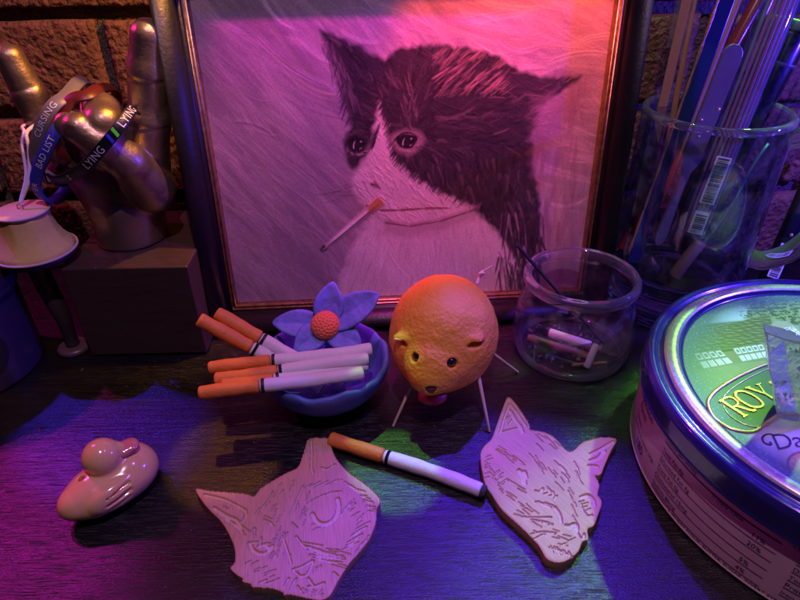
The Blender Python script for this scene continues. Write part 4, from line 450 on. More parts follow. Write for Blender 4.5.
for k in range(150):   # loose broad loaded-brush strokes across the top and right
    x = U(-.12, .12); z = U(.12, .20) if x < .06 else U(.06, .20); ang = R(U(-50, -15)) if x < .02 else R(U(-35, 15)); L_ = U(.02, .05)
    cv.stroke((x, z), (x + math.cos(ang) * L_, z + math.sin(ang) * L_), U(.002, .0055), np.array(bgc[rs.randint(len(bgc))]) * U(.75, 1.2), U(.3, .6), U(-.006, .006), U(.00005, .00012), .8)
for k in range(55):   # pale scraped streaks
    x = U(-.125, .0); z = U(.03, .2); ang = R(U(-54, -44)); L_ = U(.01, .035)
    cv.stroke((x, z), (x + math.cos(ang) * L_, z + math.sin(ang) * L_), U(.0004, .0009), (.54, .46, .45), U(.2, .45), 0, .00014)
PT = PAINT
# dark halo at the right of the cat
for k in range(120):
    x = U(.06, .11); z = U(.05, .15); cv.stroke((x, z), (x + U(-.004, .004), z - U(.012, .03)), U(.001, .003), (.27, .17, .22), U(.2, .5), 0, .0001)
cv.fill(PT['chest'], (.68, .60, .58), .0025, .002)
cv.fill(PT['head'], (.036, .029, .034), .0014, .0016)
hm = cv.mask(PT['head']); cm = cv.mask(PT['chest']); fm = cv.mask(PT['face'])
# fur on the black head
hc = np.array(PT['head']); hx0, hz0 = hc.min(0); hx1, hz1 = hc.max(0)
for n_ in range(1900):
    x, z = U(hx0, hx1), U(hz0, hz1)
    a0 = math.atan2(z - .115, x - .0); ang = a0 + R(U(-30, 30)) if z > .1 else R(U(-100, -62))
    L_ = U(.005, .016); dark = U(0, 1)
    c_ = (.014, .011, .014) if dark < .50 else ((.07, .055, .062) if dark < .84 else (.15, .115, .115))
    cv.stroke((x, z), (x + math.cos(ang) * L_, z + math.sin(ang) * L_), U(.0007, .0022), c_, U(.25, .6), U(-.001, .001), U(.00005, .00016), clip=hm)
for k in range(130):   # brushed highlights on the crown of the head
    x = U(.014, .058); z = U(.134, .160); ang = R(U(28, 52)); L_ = U(.006, .015)
    cv.stroke((x, z), (x + math.cos(ang) * L_, z + math.sin(ang) * L_), U(.0005, .0013), (.36, .22, .19), U(.15, .45), 0, .00022, clip=hm)
for k in range(24):
    x = U(-.004, .006); z = U(.10, .145); cv.stroke((x, z), (x - U(0, .004), z + U(.006, .014)), U(.0005, .0013), (.26, .19, .18), U(.15, .4), 0, .0001, clip=hm)
cv.fill(PT['earin'], (.13, .09, .10), .002, .0016, .6)
for k in range(70):
    t = U(0, 1); x = PT['earin'][0][0] + (PT['earin'][3][0] - PT['earin'][0][0]) * t + U(-.003, .005); z = PT['earin'][0][1] + (PT['earin'][3][1] - PT['earin'][0][1]) * t
    cv.stroke((x, z), (x + U(.0005, .006), z - U(.006, .016)), U(.0005, .0014), [(.34, .25, .26), (.04, .03, .04), (.18, .13, .14)][rs.choice(3, p=[.3, .4, .3])], U(.3, .6), 0, .00012)
for k in range(22):    # ragged fringe at the outer edge of the left ear
    t = U(0, 1); x = PT['head'][0][0] + .0025 + t * .010 + U(-.0008, .0008); z = PT['head'][0][1] - .008 - t * .045
    cv.stroke((x + .003, z + U(.003, .008)), (x - U(0, .003), z - U(.001, .006)), U(.0006, .0013), (.06, .045, .055), U(.35, .8), 0, .0001)
cv.fill(PT['pink'], (.26, .17, .20), .004, .003, .6)
cv.fill(PT['earr'], (.045, .03, .045), .0022, .001, .85)
for k in range(40):
    x = U(.076, .105); z = U(.118, .142); cv.stroke((x, z), (x + U(.004, .01), z + U(.003, .008)), U(.0005, .0012), (.30, .19, .21), U(.15, .4), 0, .0001)
# white face and chest
cv.fill(PT['face'], (.66, .57, .55), .0028, .0022)
for k in range(420):
    p0 = PT['face'][rs.randint(len(PT['face']))]; q = PT['face'][rs.randint(len(PT['face']))]; t = U(0, 1); x, z = p0[0]*t + q[0]*(1-t), p0[1]*t + q[1]*(1-t)
    ang = R(U(-75, -30)); L_ = U(.003, .011); cv.stroke((x, z), (x + math.cos(ang)*L_, z + math.sin(ang)*L_), U(.0004, .0013), [(.74, .65, .62), (.58, .49, .48), (.44, .34, .35)][rs.choice(3, p=[.5, .38, .12])], U(.3, .7), 0, .00016, clip=fm)
for k in range(900):
    x = U(-.055, .09); z = U(-.005, .062); ang = R(-90 + (x - .015) * 350 + U(-14, 14)); L_ = U(.006, .02)
    cv.stroke((x, z), (x + math.cos(ang)*L_, z + math.sin(ang)*L_), U(.0004, .0013), [(.80, .72, .69), (.64, .55, .54), (.46, .37, .38), (.74, .65, .62)][rs.randint(4)], U(.2, .5), 0, U(.00005, .00014), clip=cm)
for k in range(120):   # dark body fur overlapping the chest on the right
    x = U(.062, .092); z = U(.0, .06); cv.stroke((x, z), (x + U(-.003, .006), z - U(.01, .025)), U(.0006, .0018), [(.03, .024, .03), (.30, .24, .26), (.05, .04, .05)][rs.choice(3, p=[.5, .12, .38])], U(.5, .9), 0, .0002)
def line(pts, wd, col, a=.9, rel=.0001):
    for p, q in zip(pts[:-1], pts[1:]): cv.stroke(p, tuple(np.array(q) + (np.array(q) - np.array(p)) * .12), wd, col, a, 0, rel, .2)
cv.fill([(x, z + .001) for x, z in PT['jaw']] + [(x - .002, z - .008) for x, z in PT['jaw'][::-1]], (.36, .27, .28), .003, .002, .6); line(PT['jaw'], .0014, (.16, .09, .09), .8); line([(x, z + .0018) for x, z in PT['jaw']], .001, (.42, .28, .26), .6)
line(PT['mouth'], .0015, (.18, .08, .07), .9); cv.fill([(PT['nose'][0][0] - .001, PT['nose'][0][1] + .0012), (PT['nose'][1][0], PT['nose'][1][1] + .0022), (PT['nose'][2][0], PT['nose'][2][1] + .001), (PT['nose'][1][0] - .001, PT['nose'][1][1] - .0026)], (.30, .17, .17), .0008, .0004, .85); line(PT['nose'], .0010, (.12, .07, .08), .9)
for k in range(40):    # whisker dots and whiskers
    x = PT['nose'][2][0] + U(.004, .03); z = PT['nose'][2][1] - U(.006, .016) ; cv.stroke((x, z), (x + .0007, z), .0004, (.2, .14, .15), .7, 0, 0)
for k in range(9):
    x, z = PT['face'][13]; cv.stroke((x, z + U(-.004, .006)), (x - U(.012, .03), z + U(-.012, .004)), .00035, (.13, .10, .12), .55, U(-.002, .002), .0001)
for k in range(260):   # black fur breaking over the edge of the white muzzle
    e0 = rs.choice([1, 1, 2, 3, 4, 5, 6, 17]); t = U(0, 1); p, q = PT['face'][e0 - 1], PT['face'][e0]; x, z = p[0]*t + q[0]*(1-t), p[1]*t + q[1]*(1-t)
    cv.stroke((x + .003, z + .004), (x - U(-.001, .003), z - U(.001, .004)), U(.0004, .0010), (.03, .024, .028), U(.3, .7), 0, .0001)
for key, rx, rz in (('eyel', .0058, .0050), ('eyer', .0066, .0047)):
    ex_, ez_ = PT[key][0]
    el_ = lambda k, kz, dx=0, dz=0: [(ex_ + dx + k * rx * math.cos(a) * (1 + .12*math.sin(3*a)), ez_ + dz + kz * rz * math.sin(a)) for a in np.linspace(0, 6.2, 22)]
    if key == 'eyer': cv.fill(el_(1.6, 1.7, .0006, -.0004), (.34, .25, .24), .0018, .0014, .8)
    else: cv.fill(el_(1.35, 1.5, .0, -.001), (.07, .052, .06), .0015, .001, .8)
    for k in range(26):
        a = U(3.3, 6.1); cv.stroke((ex_ + 1.12*rx*math.cos(a), ez_ + 1.2*rz*math.sin(a)), (ex_ + 1.45*rx*math.cos(a + .25), ez_ + 1.5*rz*math.sin(a + .2)), U(.0004, .0008), [(.46, .36, .34), (.12, .08, .09)][rs.randint(2)], U(.3, .6), 0, .00012)
    cv.fill(el_(1.0, 1.0), (.012, .010, .012), .0005, .0007)
    cv.stroke((ex_ - rx * .35, ez_ - rz * .55), (ex_ - rx * .15, ez_ + rz * .45), .0007, (.66, .56, .55), .85, .0006, .0001, .1)
    cv.stroke((ex_ + rx * .38, ez_ + rz * .25), (ex_ + rx * .52, ez_ + rz * .40), .0008, (.70, .60, .58), .9, 0, .0001, .1)
    cv.stroke((ex_ + rx * .25, ez_ - rz * .60), (ex_ + rx * .55, ez_ - rz * .45), .0006, (.40, .32, .32), .8, 0, .0001, .1)
    cv.stroke((ex_ - rx * 1.3, ez_ - rz * .1), (ex_ + rx * 1.3, ez_ + rz * .3), .0011, (.018, .014, .018), .9, rz * 1.05, .0001)
# cigarette
(a0, b0), (f0, f1), (s0, s1) = PT['cigp'], PT['cigf'], PT['ash']
cv.stroke(a0, b0, .0046, (.44, .31, .31), 1.0, 0, .0003, .15); cv.stroke((a0[0], a0[1] + .0012), (b0[0], b0[1] + .0012), .0026, (.76, .66, .62), .95, 0, .0003, .2)
cv.stroke((a0[0] + .001, a0[1] - .0016), (b0[0] + .001, b0[1] - .0018), .0006, (.26, .16, .17), .9, 0, .0001, .1)
cv.stroke((f0[0] + .002, f0[1] + .0015), f1, .0062, (.46, .22, .07), 1.0, 0, .0003, .3); cv.stroke(s0, s1, .0036, (.07, .06, .07), 1.0, 0, .0004, .6); cv.stroke((s0[0]+.001, s0[1]), (s1[0]+.0015, s1[1]), .001, (.45, .40, .40), .8, 0, .0003, .6)
big = noise3(np.stack([cv.X * 1.0 + cv.Z * .9, cv.Z * .35, 0 * cv.X], -1), 150, 31, 7); cv.c *= (1 + .22 * big * (1 - hm))[..., None]
sp_ = rs.uniform(size=cv.c.shape[:2]); cv.c[(sp_ > .985) & (hm > .6)] += .07; cv.c[(sp_ < .010) & (hm < .4)] *= .6
cv.c *= (1 + .10 * rs.normal(size=cv.c.shape[:2]) + .04 * noise3(np.stack([cv.X, cv.Z, 0 * cv.X], -1), 3000, 5, 9))[..., None]
nx, nz = cv.c.shape[:2]
Vp = np.stack([cv.X, .0022 - np.clip(cv.h, -.0004, .0009) * 1.1, cv.Z + FB - .001], -1).reshape(-1, 3); idx = np.arange(nx * nz).reshape(nx, nz)
pm = mk_mesh("painting", Vp, np.stack([idx[:-1, :-1], idx[1:, :-1], idx[1:, 1:], idx[:-1, 1:]], -1).reshape(-1, 4), True)
set_col(pm, np.clip(cv.c, .004, .8).reshape(-1, 3))
M_paint = mat_attr("oil_paint", .50, bump=.25, bscale=1500); pt_o = obj("painting", pm, M_paint, fr); tag(pt_o, "oil painting of a cat with a cigarette in its mouth")
M_pane = mat_thin_glass("picture_glass", (.985, .985, .985), (.95, .95, .95), .03, 1.30, dirt=.012)
obj("glass_pane", box_me("glass_pane", (-OW/2 - .0001, -.0002, FB - .0001), (OW/2 + .0001, .0006, FB + OH + .0001)), M_pane, fr)

# ------------------------------------------------------------------ dust and crumbs on the table
rsd = np.random.RandomState(12); V = []; F = []
for k in range(260):
    c0 = np.array((rsd.uniform(-.26, .16), rsd.uniform(.10, .33), .0003)); sz = rsd.choice([.00012, .0002, .0003, .0005], p=[.45, .33, .17, .05]); b0 = len(V)
    ax = rsd.normal(size=3); ax[2] *= .2; ax /= np.linalg.norm(ax); st = rsd.choice([1, 1, 2.5, 5])
    V += [tuple(c0 + ax * sz * st + rsd.normal(size=3) * sz * .3), tuple(c0 - ax * sz * st), tuple(c0 + np.cross(ax, (0, 0, 1)) * sz), tuple(c0 + np.array((0, 0, sz)))]
    F += [(b0, b0+1, b0+2), (b0, b0+2, b0+3), (b0, b0+3, b0+1), (b0+1, b0+3, b0+2)]
V = [(x, y, max(z, .0001)) for x, y, z in V]
tag(obj("dust", mk_mesh("dust", V, F, False), mat("dust", (.40, .36, .34), .9), None), "fine dust and crumbs scattered over the black tabletop", "dust", kind="stuff")

# ------------------------------------------------------------------ cookie tin
TC = (.228, .2165)
tin = thing("cookie_tin", "round butter cookie tin with printed lid beside the glass jar", "tin", (TC[0], TC[1], 0))
M_tin = mat("tin_wrapper", (.62, .50, .50), .38, coat=.4, var=(.55, .43, .45), vscale=90, bump=.08, bscale=300, bdist=.0003)
M_ink = mat("dark_ink", (.03, .02, .07), .45)
M_navy = mat("navy_enamel", (.018, .018, .11), .22, coat=.8, rvar=.06, vscale=160, bump=.06, bscale=400, bdist=.0003)
M_ring = mat("lid_cream_gold", (.62, .62, .48), .25, metal=.7, coat=.3, rvar=.05, vscale=300, bump=.05, bscale=900, bdist=.0001)
M_goldp = mat("gold_print", (.72, .58, .22), .25, metal=.7)
RB = .1022
obj("body", lathe_me("body", round_prof([(0, .0), (RB - .002, 0), (RB, .0015), (RB + .0006, .0022), (RB, .003), (RB, .044), (RB - .003, .044)], .0006), 160), M_tin, tin)
lid = obj("lid", lathe_me("lid", round_prof([(.1022, .0405), (.1046, .0400), (.1052, .0412), (.1046, .0425), (.1046, .0515), (.1030, .0550), (.1012, .0556), (.0992, .0548), (.0978, .0535), (.0966, .0540), (.0955, .0552)], .0010), 180), M_navy, tin)
obj("ring", lathe_me("ring", round_prof([(.0956, .0551), (.0945, .0562), (.0920, .0568), (.0898, .0566), (.0886, .0556)], .001), 180), M_ring, lid)
obj("inner_step", lathe_me("inner_step", round_prof([(.0887, .0557), (.0878, .0545), (.0868, .0535), (.0850, .0533)], .0006), 180), M_navy, lid)
# printed panel
hp = .00042; n_ = int(.172 / hp); g = np.linspace(-.086, .086, n_); PX, PY = np.meshgrid(g, g, indexing='ij'); rr = np.hypot(PX, PY); P3 = np.stack([PX, PY, 0 * PX], -1)
c = np.zeros((n_, n_, 3)); c[:] = (.20, .20, .22)
grain = lambda f, s: noise3(P3, f, s, 10)[..., None]
def lay(mask, col, a=1.0):
    global c
    m = (mask * a)[..., None]; c = c * (1 - m) + np.array(col) * m
def pm_(poly, soft=.0004, jit=0.0, seed=3):
    X, Y = PX + jit * noise3(P3, 1200, seed), PY + jit * noise3(P3, 1300, seed + 1)
    i = in_poly(X, Y, poly); d, _, _ = seg_dist(X, Y, poly, True); return np.clip(.5 + np.where(i, d, -d) / (2 * soft), 0, 1)
lay(np.clip((PY + .03) / .03, 0, 1), (.15, .17, .10)); c *= 1 + .12 * grain(900, 2)
lay(pm_(LID['sky'], .002), (.30, .36, .42)); lay(pm_([(-.03, .05), (.06, .05), (.075, .0), (.02, -.0)], .003, .002), (.20, .19, .12), .8)
lay(pm_(LID['roof'], .0006, .0004), (.045, .042, .028)); lay(pm_(LID['roof'], .0006) * np.clip(noise3(P3 @ np.array([[.5, 0, 0], [.8, 2, 0], [0, 0, 1]]), 2400, 8, 8) * 2.2, 0, 1), (.16, .145, .09))
lay(pm_(LID['tree'], .001, .0022) * (noise3(P3, 1900, 4, 12) > -.05), (.035, .05, .02)); lay(pm_(LID['tree'], .001, .002) * (noise3(P3, 2600, 9, 12) > .22), (.16, .20, .07))
lay(pm_(LID['wall'], .0005), (.13, .11, .075)); lay(pm_([tuple(np.array(p) + (0, -.0004)) for p in LID['roof'][-2:]] + [tuple(np.array(p) + (0, -.0022)) for p in LID['roof'][-2:][::-1]], .0003), (.02, .02, .015))
def window(q, cols_, rows):
    q = [np.array(p) for p in q]
    for i in range(cols_):
        for j in range(rows):
            f = lambda u, v: tuple((1-v) * ((1-u)*q[0] + u*q[1]) + v * ((1-u)*q[3] + u*q[2]))
            u0, u1, v0, v1 = (i+.12)/cols_, (i+.88)/cols_, (j+.12)/rows, (j+.86)/rows
            poly = [f(u0, v0), f(u1, v0), f(u1, v1), f(u0, v1)]
            lay(pm_(poly, .00025), (.60, .62, .60))
            if j == rows - 1:
                for mu in (.34, .66): lay(pm_([f(u0+(u1-u0)*(mu-.07), v0), f(u0+(u1-u0)*(mu+.07), v0), f(u0+(u1-u0)*(mu+.07), v1), f(u0+(u1-u0)*(mu-.07), v1)], .0002), (.16, .17, .14), .8)
            if j == 0:
                w0, w1, s0, s1 = u0 + (u1-u0)*.18, u0 + (u1-u0)*.82, v0 + (v1-v0)*.18, v0 + (v1-v0)*.82
                lay(pm_([f(w0, s0), f(w1, s0), f(w1, s1), f(w0, s1)], .0002), (.10, .12, .10))
window(LID['w1'], 4, 2); window(LID['w2'], 5, 2)
lay(pm_(LID['gable'], .0005), (.22, .20, .15)); window(LID['w3'], 4, 3)
# lavender foot of the picture with biscuit prints
lay(np.clip((-.022 - PY + .25 * PX * 0) / .006, 0, 1), (.42, .38, .46)); c *= 1 + .05 * grain(1500, 12)
for bx, by, br in ((-.056, -.049, .0115), (-.032, -.052, .013), (-.008, -.058, .013), (.018, -.054, .014), (.045, -.045, .013)):
    d = np.hypot(PX - bx, PY - by); lay(np.clip((br + .0008 - d) / .0006, 0, 1), (.12, .07, .05)); lay(np.clip((br - d) / .0006, 0, 1), (.58, .34, .12)); lay(np.clip((br*.35 - np.abs(d - br*.62)) / .001, 0, 1) * (.5 + .5*np.sin(np.arctan2(PY-by, PX-bx)*16)), (.62, .43, .22), .8)
    lay(np.clip((br - d) / .0006, 0, 1) * (noise3(P3, 2600, 5, 8) > .25), (.66, .52, .34), .7)
# cartouche fill
cart = [tuple(p) for p in CART]; cart = cart[:-1] + [(-.045, -.010), (-.02, -.004), (.01, -.004), (.04, -.012), (.055, -.02), (.064, -.006), (.055, .01), (.03, .022), (0, .028)]
lay(pm_(cart, .0004), (.016, .030, .045)); c *= 1 + .06 * grain(3000, 21)
# speckled blue vignette at the edge of the panel
vg = np.clip((rr - .066 + .004 * noise3(P3, 160, 7)) / .016, 0, 1); c *= 1.35; lay(vg ** 1.3, (.05, .07, .13), .95); lay((vg > .2) * (noise3(P3, 4200, 15, 14) > .28), (.30, .40, .42), .30)
idx = np.arange(n_ * n_).reshape(n_, n_); inside = rr < .0862
q = np.stack([idx[:-1, :-1], idx[1:, :-1], idx[1:, 1:], idx[:-1, 1:]], -1).reshape(-1, 4); keep = inside.ravel()[q].all(1); q = q[keep]
used, inv = np.unique(q, return_inverse=True)
Vl = np.stack([PX, PY, .0534 + .0006 * np.clip(1 - (rr/.086)**2, 0, 1)], -1).reshape(-1, 3)
me = mk_mesh("lid_print", Vl[used], inv.reshape(-1, 4), True); set_col(me, np.clip(c, .003, .85).reshape(-1, 3)[used])
M_print = mat_attr("lid_print", .42, coat=.0, bump=.12, bscale=1400, metal=.0, bdist=.0002); M_print.node_tree.nodes["Principled BSDF"].inputs["Specular IOR Level"].default_value = .32; obj("lid_print", me, M_print, lid)
zp = lambda x, y: .0534 + .0006 * max(0, 1 - (x*x + y*y) / .086**2)
def smooth_loop(poly, n=90): return resample(catmull([(x, y, 0) for x, y in poly], 6, True), n, True)[0]
lp = smooth_loop(cart, 160); lp[:, 2] = [zp(x, y) + .0002 for x, y, _ in lp]
obj("cartouche_border", tube_me("cartouche_border", lp, .00095, 8, closed=True, flat=.6), M_goldp, lid)
lp2 = np.array(lp); cen = lp2.mean(0); lp2[:, :2] = cen[:2] + (lp2[:, :2] - cen[:2]) * .90
obj("cartouche_line", tube_me("cartouche_line", lp2, .00028, 6, closed=True), M_goldp, lid)
# serif capitals built from strokes: (points in a unit box, relative width)
GLY = {
 'R': (.72, [([(.16, 0), (.16, 1)], 1), ([(.04, 0), (.3, 0)], .45), ([(.04, 1), (.45, 1), (.62, .9), (.66, .76), (.6, .6), (.42, .52), (.16, .52)], .6), ([(.38, .52), (.52, .22), (.66, .02), (.8, 0)], .9)]),
 'O': (.85, [([(.4, 0), (.15, .12), (.05, .5), (.15, .88), (.4, 1), (.65, .88), (.75, .5), (.65, .12), (.4, 0), (.15, .12)], .8)]),
 'Y': (.8, [([(.38, 0), (.38, .48)], 1), ([(.24, 0), (.52, 0)], .45), ([(.38, .46), (.1, 1)], .9), ([(.38, .46), (.68, 1)], .5), ([(0, 1), (.24, 1)], .45), ([(.56, 1), (.8, 1)], .45)]),
 'A': (.8, [([(.08, 0), (.38, 1)], .5), ([(.38, 1), (.68, 0)], 1), ([(.18, .34), (.56, .34)], .45), ([(0, 0), (.2, 0)], .45), ([(.56, 0), (.82, 0)], .45)]),
 'L': (.68, [([(.16, 0), (.16, 1)], 1), ([(.04, 1), (.3, 1)], .45), ([(.04, 0), (.58, 0), (.62, .24)], .5)]),
 'D': (.82, [([(.16, 0), (.16, 1)], 1), ([(.04, 1), (.4, 1), (.66, .82), (.72, .5), (.66, .18), (.4, 0), (.04, 0)], .7)]),
 'N': (.85, [([(.14, 0), (.14, 1)], .5), ([(.14, 1), (.66, 0)], 1), ([(.66, 0), (.66, 1)], .5), ([(.02, 0), (.28, 0)], .45), ([(.52, 1), (.8, 1)], .45)]),
 'S': (.62, [([(.5, .82), (.42, .97), (.28, 1), (.1, .9), (.1, .68), (.3, .52), (.48, .34), (.48, .12), (.3, 0), (.14, .03), (.06, .2)], .85)]),
 'K': (.78, [([(.16, 0), (.16, 1)], 1), ([(.04, 0), (.3, 0)], .45), ([(.04, 1), (.3, 1)], .45), ([(.18, .44), (.62, 1)], .5), ([(.3, .58), (.7, 0), (.8, 0)], .95)]), ' ': (.4, [])}
def serif_word(word, start, adv, upv, h, wd, z_of, name, material, parent, bow=0.0):
    x = 0.0; adv = np.array(adv, float); adv /= np.linalg.norm(adv); upv = np.array(upv, float); upv /= np.linalg.norm(upv)
    for ch in word:
        wch, ss = GLY[ch]; V = []; F = []
        for pts, rw in ss:
            pp = catmull([(a, b, 0) for a, b in pts], 5) if len(pts) > 2 else np.array([(a, b, 0) for a, b in pts], float)
            W2 = []
            for a, b, _ in pp:
                u = x + a * h; v = b * h + bow * (u * u); W2.append(np.array(start) + adv * u + upv * v)
            W2 = np.array(W2); T = np.gradient(W2, axis=0); T /= np.linalg.norm(T, axis=1)[:, None] + 1e-9; Nn = np.stack([-T[:, 1], T[:, 0]], -1) * wd * rw * .5
            i0 = len(V); zt = [z_of(*p) for p in W2]
            for p, n2, z in zip(W2, Nn, zt):
                V += [(*(p + n2), z), (*(p + n2 * .55), z + .00045), (*(p - n2 * .55), z + .00045), (*(p - n2), z)]
            for k in range(len(W2) - 1):
                for j in range(3): F.append((i0 + 4*k + j, i0 + 4*k + 4 + j, i0 + 4*k + 5 + j, i0 + 4*k + 1 + j))
            F += [(i0, i0+1, i0+2, i0+3), (i0 + 4*len(W2) - 1, i0 + 4*len(W2) - 2, i0 + 4*len(W2) - 3, i0 + 4*len(W2) - 4)]
        if V: obj(name, mk_mesh(name, V, F, False), material, parent)
        x += wch * h
serif_word("ROYAL DANSK", (-.0722, -.0168), (.0234, .0162), (-.0055, .0095), .0122, .0021, lambda x, y: zp(x, y) + .0001, "letter", M_goldp, lid, bow=-5.5)
me = text_me("Danish Butter Cookies", .0125, shear=.35, spacing=.95)
a_ = math.atan2(.0042, .0146); 
def place_da(v):
    ca, sa = math.cos(a_ * .6), math.sin(a_ * .6); x = -.0672 + v[:, 0]*ca - v[:, 1]*sa; y = -.0362 + v[:, 0]*sa + v[:, 1]*ca - 3.0 * v[:, 0]**2
    return np.stack([x, y, .0534 + .0006*np.clip(1-(x*x+y*y)/.086**2, 0, 1) + .00015], -1)
obj("lettering", map_verts(me, place_da), M_ink, lid)
sw = catmull([(-.0640, -.0268, 0), (-.0668, -.0270, 0), (-.0695, -.0290, 0), (-.0700, -.0318, 0), (-.0682, -.0330, 0), (-.0672, -.0318, 0)], 6); sw[:, 2] = [zp(x, y) + .0002 for x, y, _ in sw]
obj("swash", tube_me("swash", sw, np.linspace(.0003, .0007, len(sw)), 6, flat=.5), M_ink, lid)
# side lettering wrapped round the body
def wrap(body, size, ang, z, sp=1.0):
    me = text_me(body, size, spacing=sp); Rr = RB + .00015
    def fn(v):
        a = R(ang) + v[:, 0] / Rr; return np.stack([Rr*np.cos(a), Rr*np.sin(a), z + v[:, 1]], -1)
    return obj("lettering", map_verts(me, fn), M_ink, tin)
def rule(a0, a1, z, t=.0005):
    n = max(int((a1-a0)/1.5), 2); Rr = RB + .00015; V = []; 
    for a in np.linspace(R(a0), R(a1), n): V += [(Rr*math.cos(a), Rr*math.sin(a), z), (Rr*math.cos(a), Rr*math.sin(a), z + t)]
    return obj("printed_rule", mk_mesh("printed_rule", V, [(2*i, 2*i+2, 2*i+3, 2*i+1) for i in range(n-1)], True), M_ink, tin)
wrap("Nutrition", .0062, 166, .0320); wrap("Facts", .0062, 168, .0262); wrap("Calories", .0038, 166, .0195); wrap("180", .0078, 172, .0075)
wrap("Serving size 4 cookies (34g)", .0030, 166, .0150)
rows = [("Total Fat 8g", "11%"), ("Saturated Fat 4g", "20%"), ("Trans Fat 0g", ""), ("Cholesterol 15mg", "5%"), ("Sodium 80mg", "4%")]
wrap("Amount per serving", .0028, 187, .0362); wrap("% Daily Value", .0028, 205, .0330)
for i, (a, b) in enumerate(rows):
    z = .0290 - i * .0056; wrap(a, .0034, 187, z); rule(187, 222, z - .0013, .0004)
    if b: wrap(b, .0036, 216, z)
rule(187, 222, .0345, .0009)
for i, t in enumerate(("Total Carbohydrate 22g  8%", "Dietary Fiber less than 1g", "Total Sugars 8g  Added 7g", "Protein 2g", "Iron 1mg  6%  Potassium 40mg")):
    wrap(t, .0036 if i in (0, 3) else .0032, 226, .0300 - i * .0052); rule(226, 262, .0288 - i * .0052, .0004)
wrap("INGREDIENTS: WHEAT FLOUR, BUTTER, SUGAR, INVERT SYRUP, DESICCATED COCONUT, SALT", .0026, 187, .0030); wrap("CONTAINS WHEAT, MILK. MAY CONTAIN EGG AND SOY.", .0026, 224, .0362)
wrap("BUTTER COOKIES  340g  PRODUCT OF DENMARK", .0046, 268, .0270); wrap("STORE IN A COOL DRY PLACE", .0036, 268, .0180)

# crystal standing on the lid
M_crys = mat("cloudy_crystal", (.82, .95, .88), .05, var=(.92, .98, .95), vscale=180, bump=.35, bscale=260, bdist=.0015); M_crys.node_tree.nodes["Principled BSDF"].inputs["Transmission Weight"].default_value = .88; M_crys.node_tree.nodes["Principled BSDF"].inputs["IOR"].default_value = 1.5
M_irid = mat("iridescent_flake", (.55, .80, .62), .10, metal=.9); M_irid.node_tree.nodes["Principled BSDF"].inputs["Thin Film Thickness"].default_value = 450; M_irid.node_tree.nodes["Principled BSDF"].inputs["Thin Film IOR"].default_value = 1.8
rs2 = np.random.RandomState(3); ring = [(-.0085, -.0045), (-.001, -.0062), (.0085, -.0052), (.0115, .001), (.006, .006), (-.006, .0055)]
V = []; F = []
lev = [(0, 1.0, 0, 0), (.005, 1.06, 0, 0), (.016, .97, .0003, 0), (.027, 1.0, -.0004, .0002), (.036, .93, .0002, 0)]
for z, s, dx, dy in lev:
    for i, (x, y) in enumerate(ring): V.append((x*s + dx + rs2.uniform(-.0004, .0004), y*s + dy + rs2.uniform(-.0004, .0004), z))
for i, (x, y) in enumerate(ring): V.append((x*.94 + .0002, y*.8, (.0465, .0440, .0415, .0400, .0425, .0455)[i]))
m = 6
for l in range(len(lev)):
    for i in range(m): F.append((l*m + i, l*m + (i+1) % m, (l+1)*m + (i+1) % m, (l+1)*m + i))
F += [tuple(range(m))[::-1], tuple(range(len(lev)*m, len(lev)*m + m))]
V = [(x - .44 * z, y, z) for x, y, z in V]
cme = mk_mesh("crystal", V, F, False); bevel_mesh(cme, .0005, 1, 25)
cry = tag(obj("crystal", cme, M_crys, None, (.1805, .2030, .0541), (0, 0, R(-6))), "clear jagged crystal chunk standing on the cookie tin lid", "crystal")
V = []; F = []
for k in range(46):
    c0 = np.array((rs2.uniform(-.006, .008), rs2.uniform(-.0038, .0042), rs2.uniform(.003, .039))); b0 = len(V); sz = rs2.uniform(.0006, .0024); V += [tuple(c0 + rs2.normal(size=3) * sz * np.array((.5, .35, .9))) for _ in range(3)]; F.append((b0, b0+1, b0+2))
V = [(min(max(x, -.0070), .0085) - .44 * min(max(z, .001), .0395), min(max(y, -.0042), .0045), min(max(z, .001), .0395)) for x, y, z in V]
tag(obj("inner_fracture", mk_mesh("inner_fracture", V, F, False), M_irid, cry), kind="stuff")

# ------------------------------------------------------------------ clear glass jar
JC = (.1135, .3215)
M_jar = mat_thin_glass("jar_glass", (.94, .96, .97), (.50, .58, .66), .04, 1.5, .05, dirt=.22)
M_thick = mat_glass("thick_glass", (.90, .92, .96), .04, bump=.05, bscale=60); M_thick.node_tree.nodes["Principled BSDF"].inputs["Transmission Weight"].default_value = .96
jar = thing("glass_jar", "small clear glass jar with thick rolled rim holding burnt matches", "jar", (*JC, 0))
wall_o = [(.0, .0012), (.024, .0008), (.031, .0), (.0345, .0015), (.0372, .006), (.0386, .013), (.0388, .022), (.0376, .032), (.0352, .041), (.0336, .047), (.0330, .0520)]
obj("jar_wall", lathe_me("jar_wall", catmull([(a, b, 0) for a, b in wall_o], 4)[:, :2], 96), M_jar, jar)
wi = [(.0305, .0515), (.0312, .046), (.033, .040), (.0352, .032), (.0362, .022), (.0358, .012), (.034, .0072), (.029, .0052), (.0, .0048)]
obj("inner_wall", lathe_me("inner_wall", catmull([(a, b, 0) for a, b in wi], 4)[:, :2], 96), mat_thin_glass("jar_inner_glass", (.96, .97, .98), (.62, .70, .78), .03, 1.2, .0, dirt=.07), jar)
a = np.linspace(0, 2*np.pi, 25)[:-1]
obj("rim", lathe_me("rim", [(.0331 + .0027*math.cos(t), .0560 + .0040*math.sin(t)) for t in a], 110, closed=True), M_thick, jar)
obj("base_ring", lathe_me("base_ring", [(.0335 + .0024*math.cos(t), .0030 + .0022*math.sin(t)) for t in a], 96, closed=True), M_thick, jar)
z0j = .0052
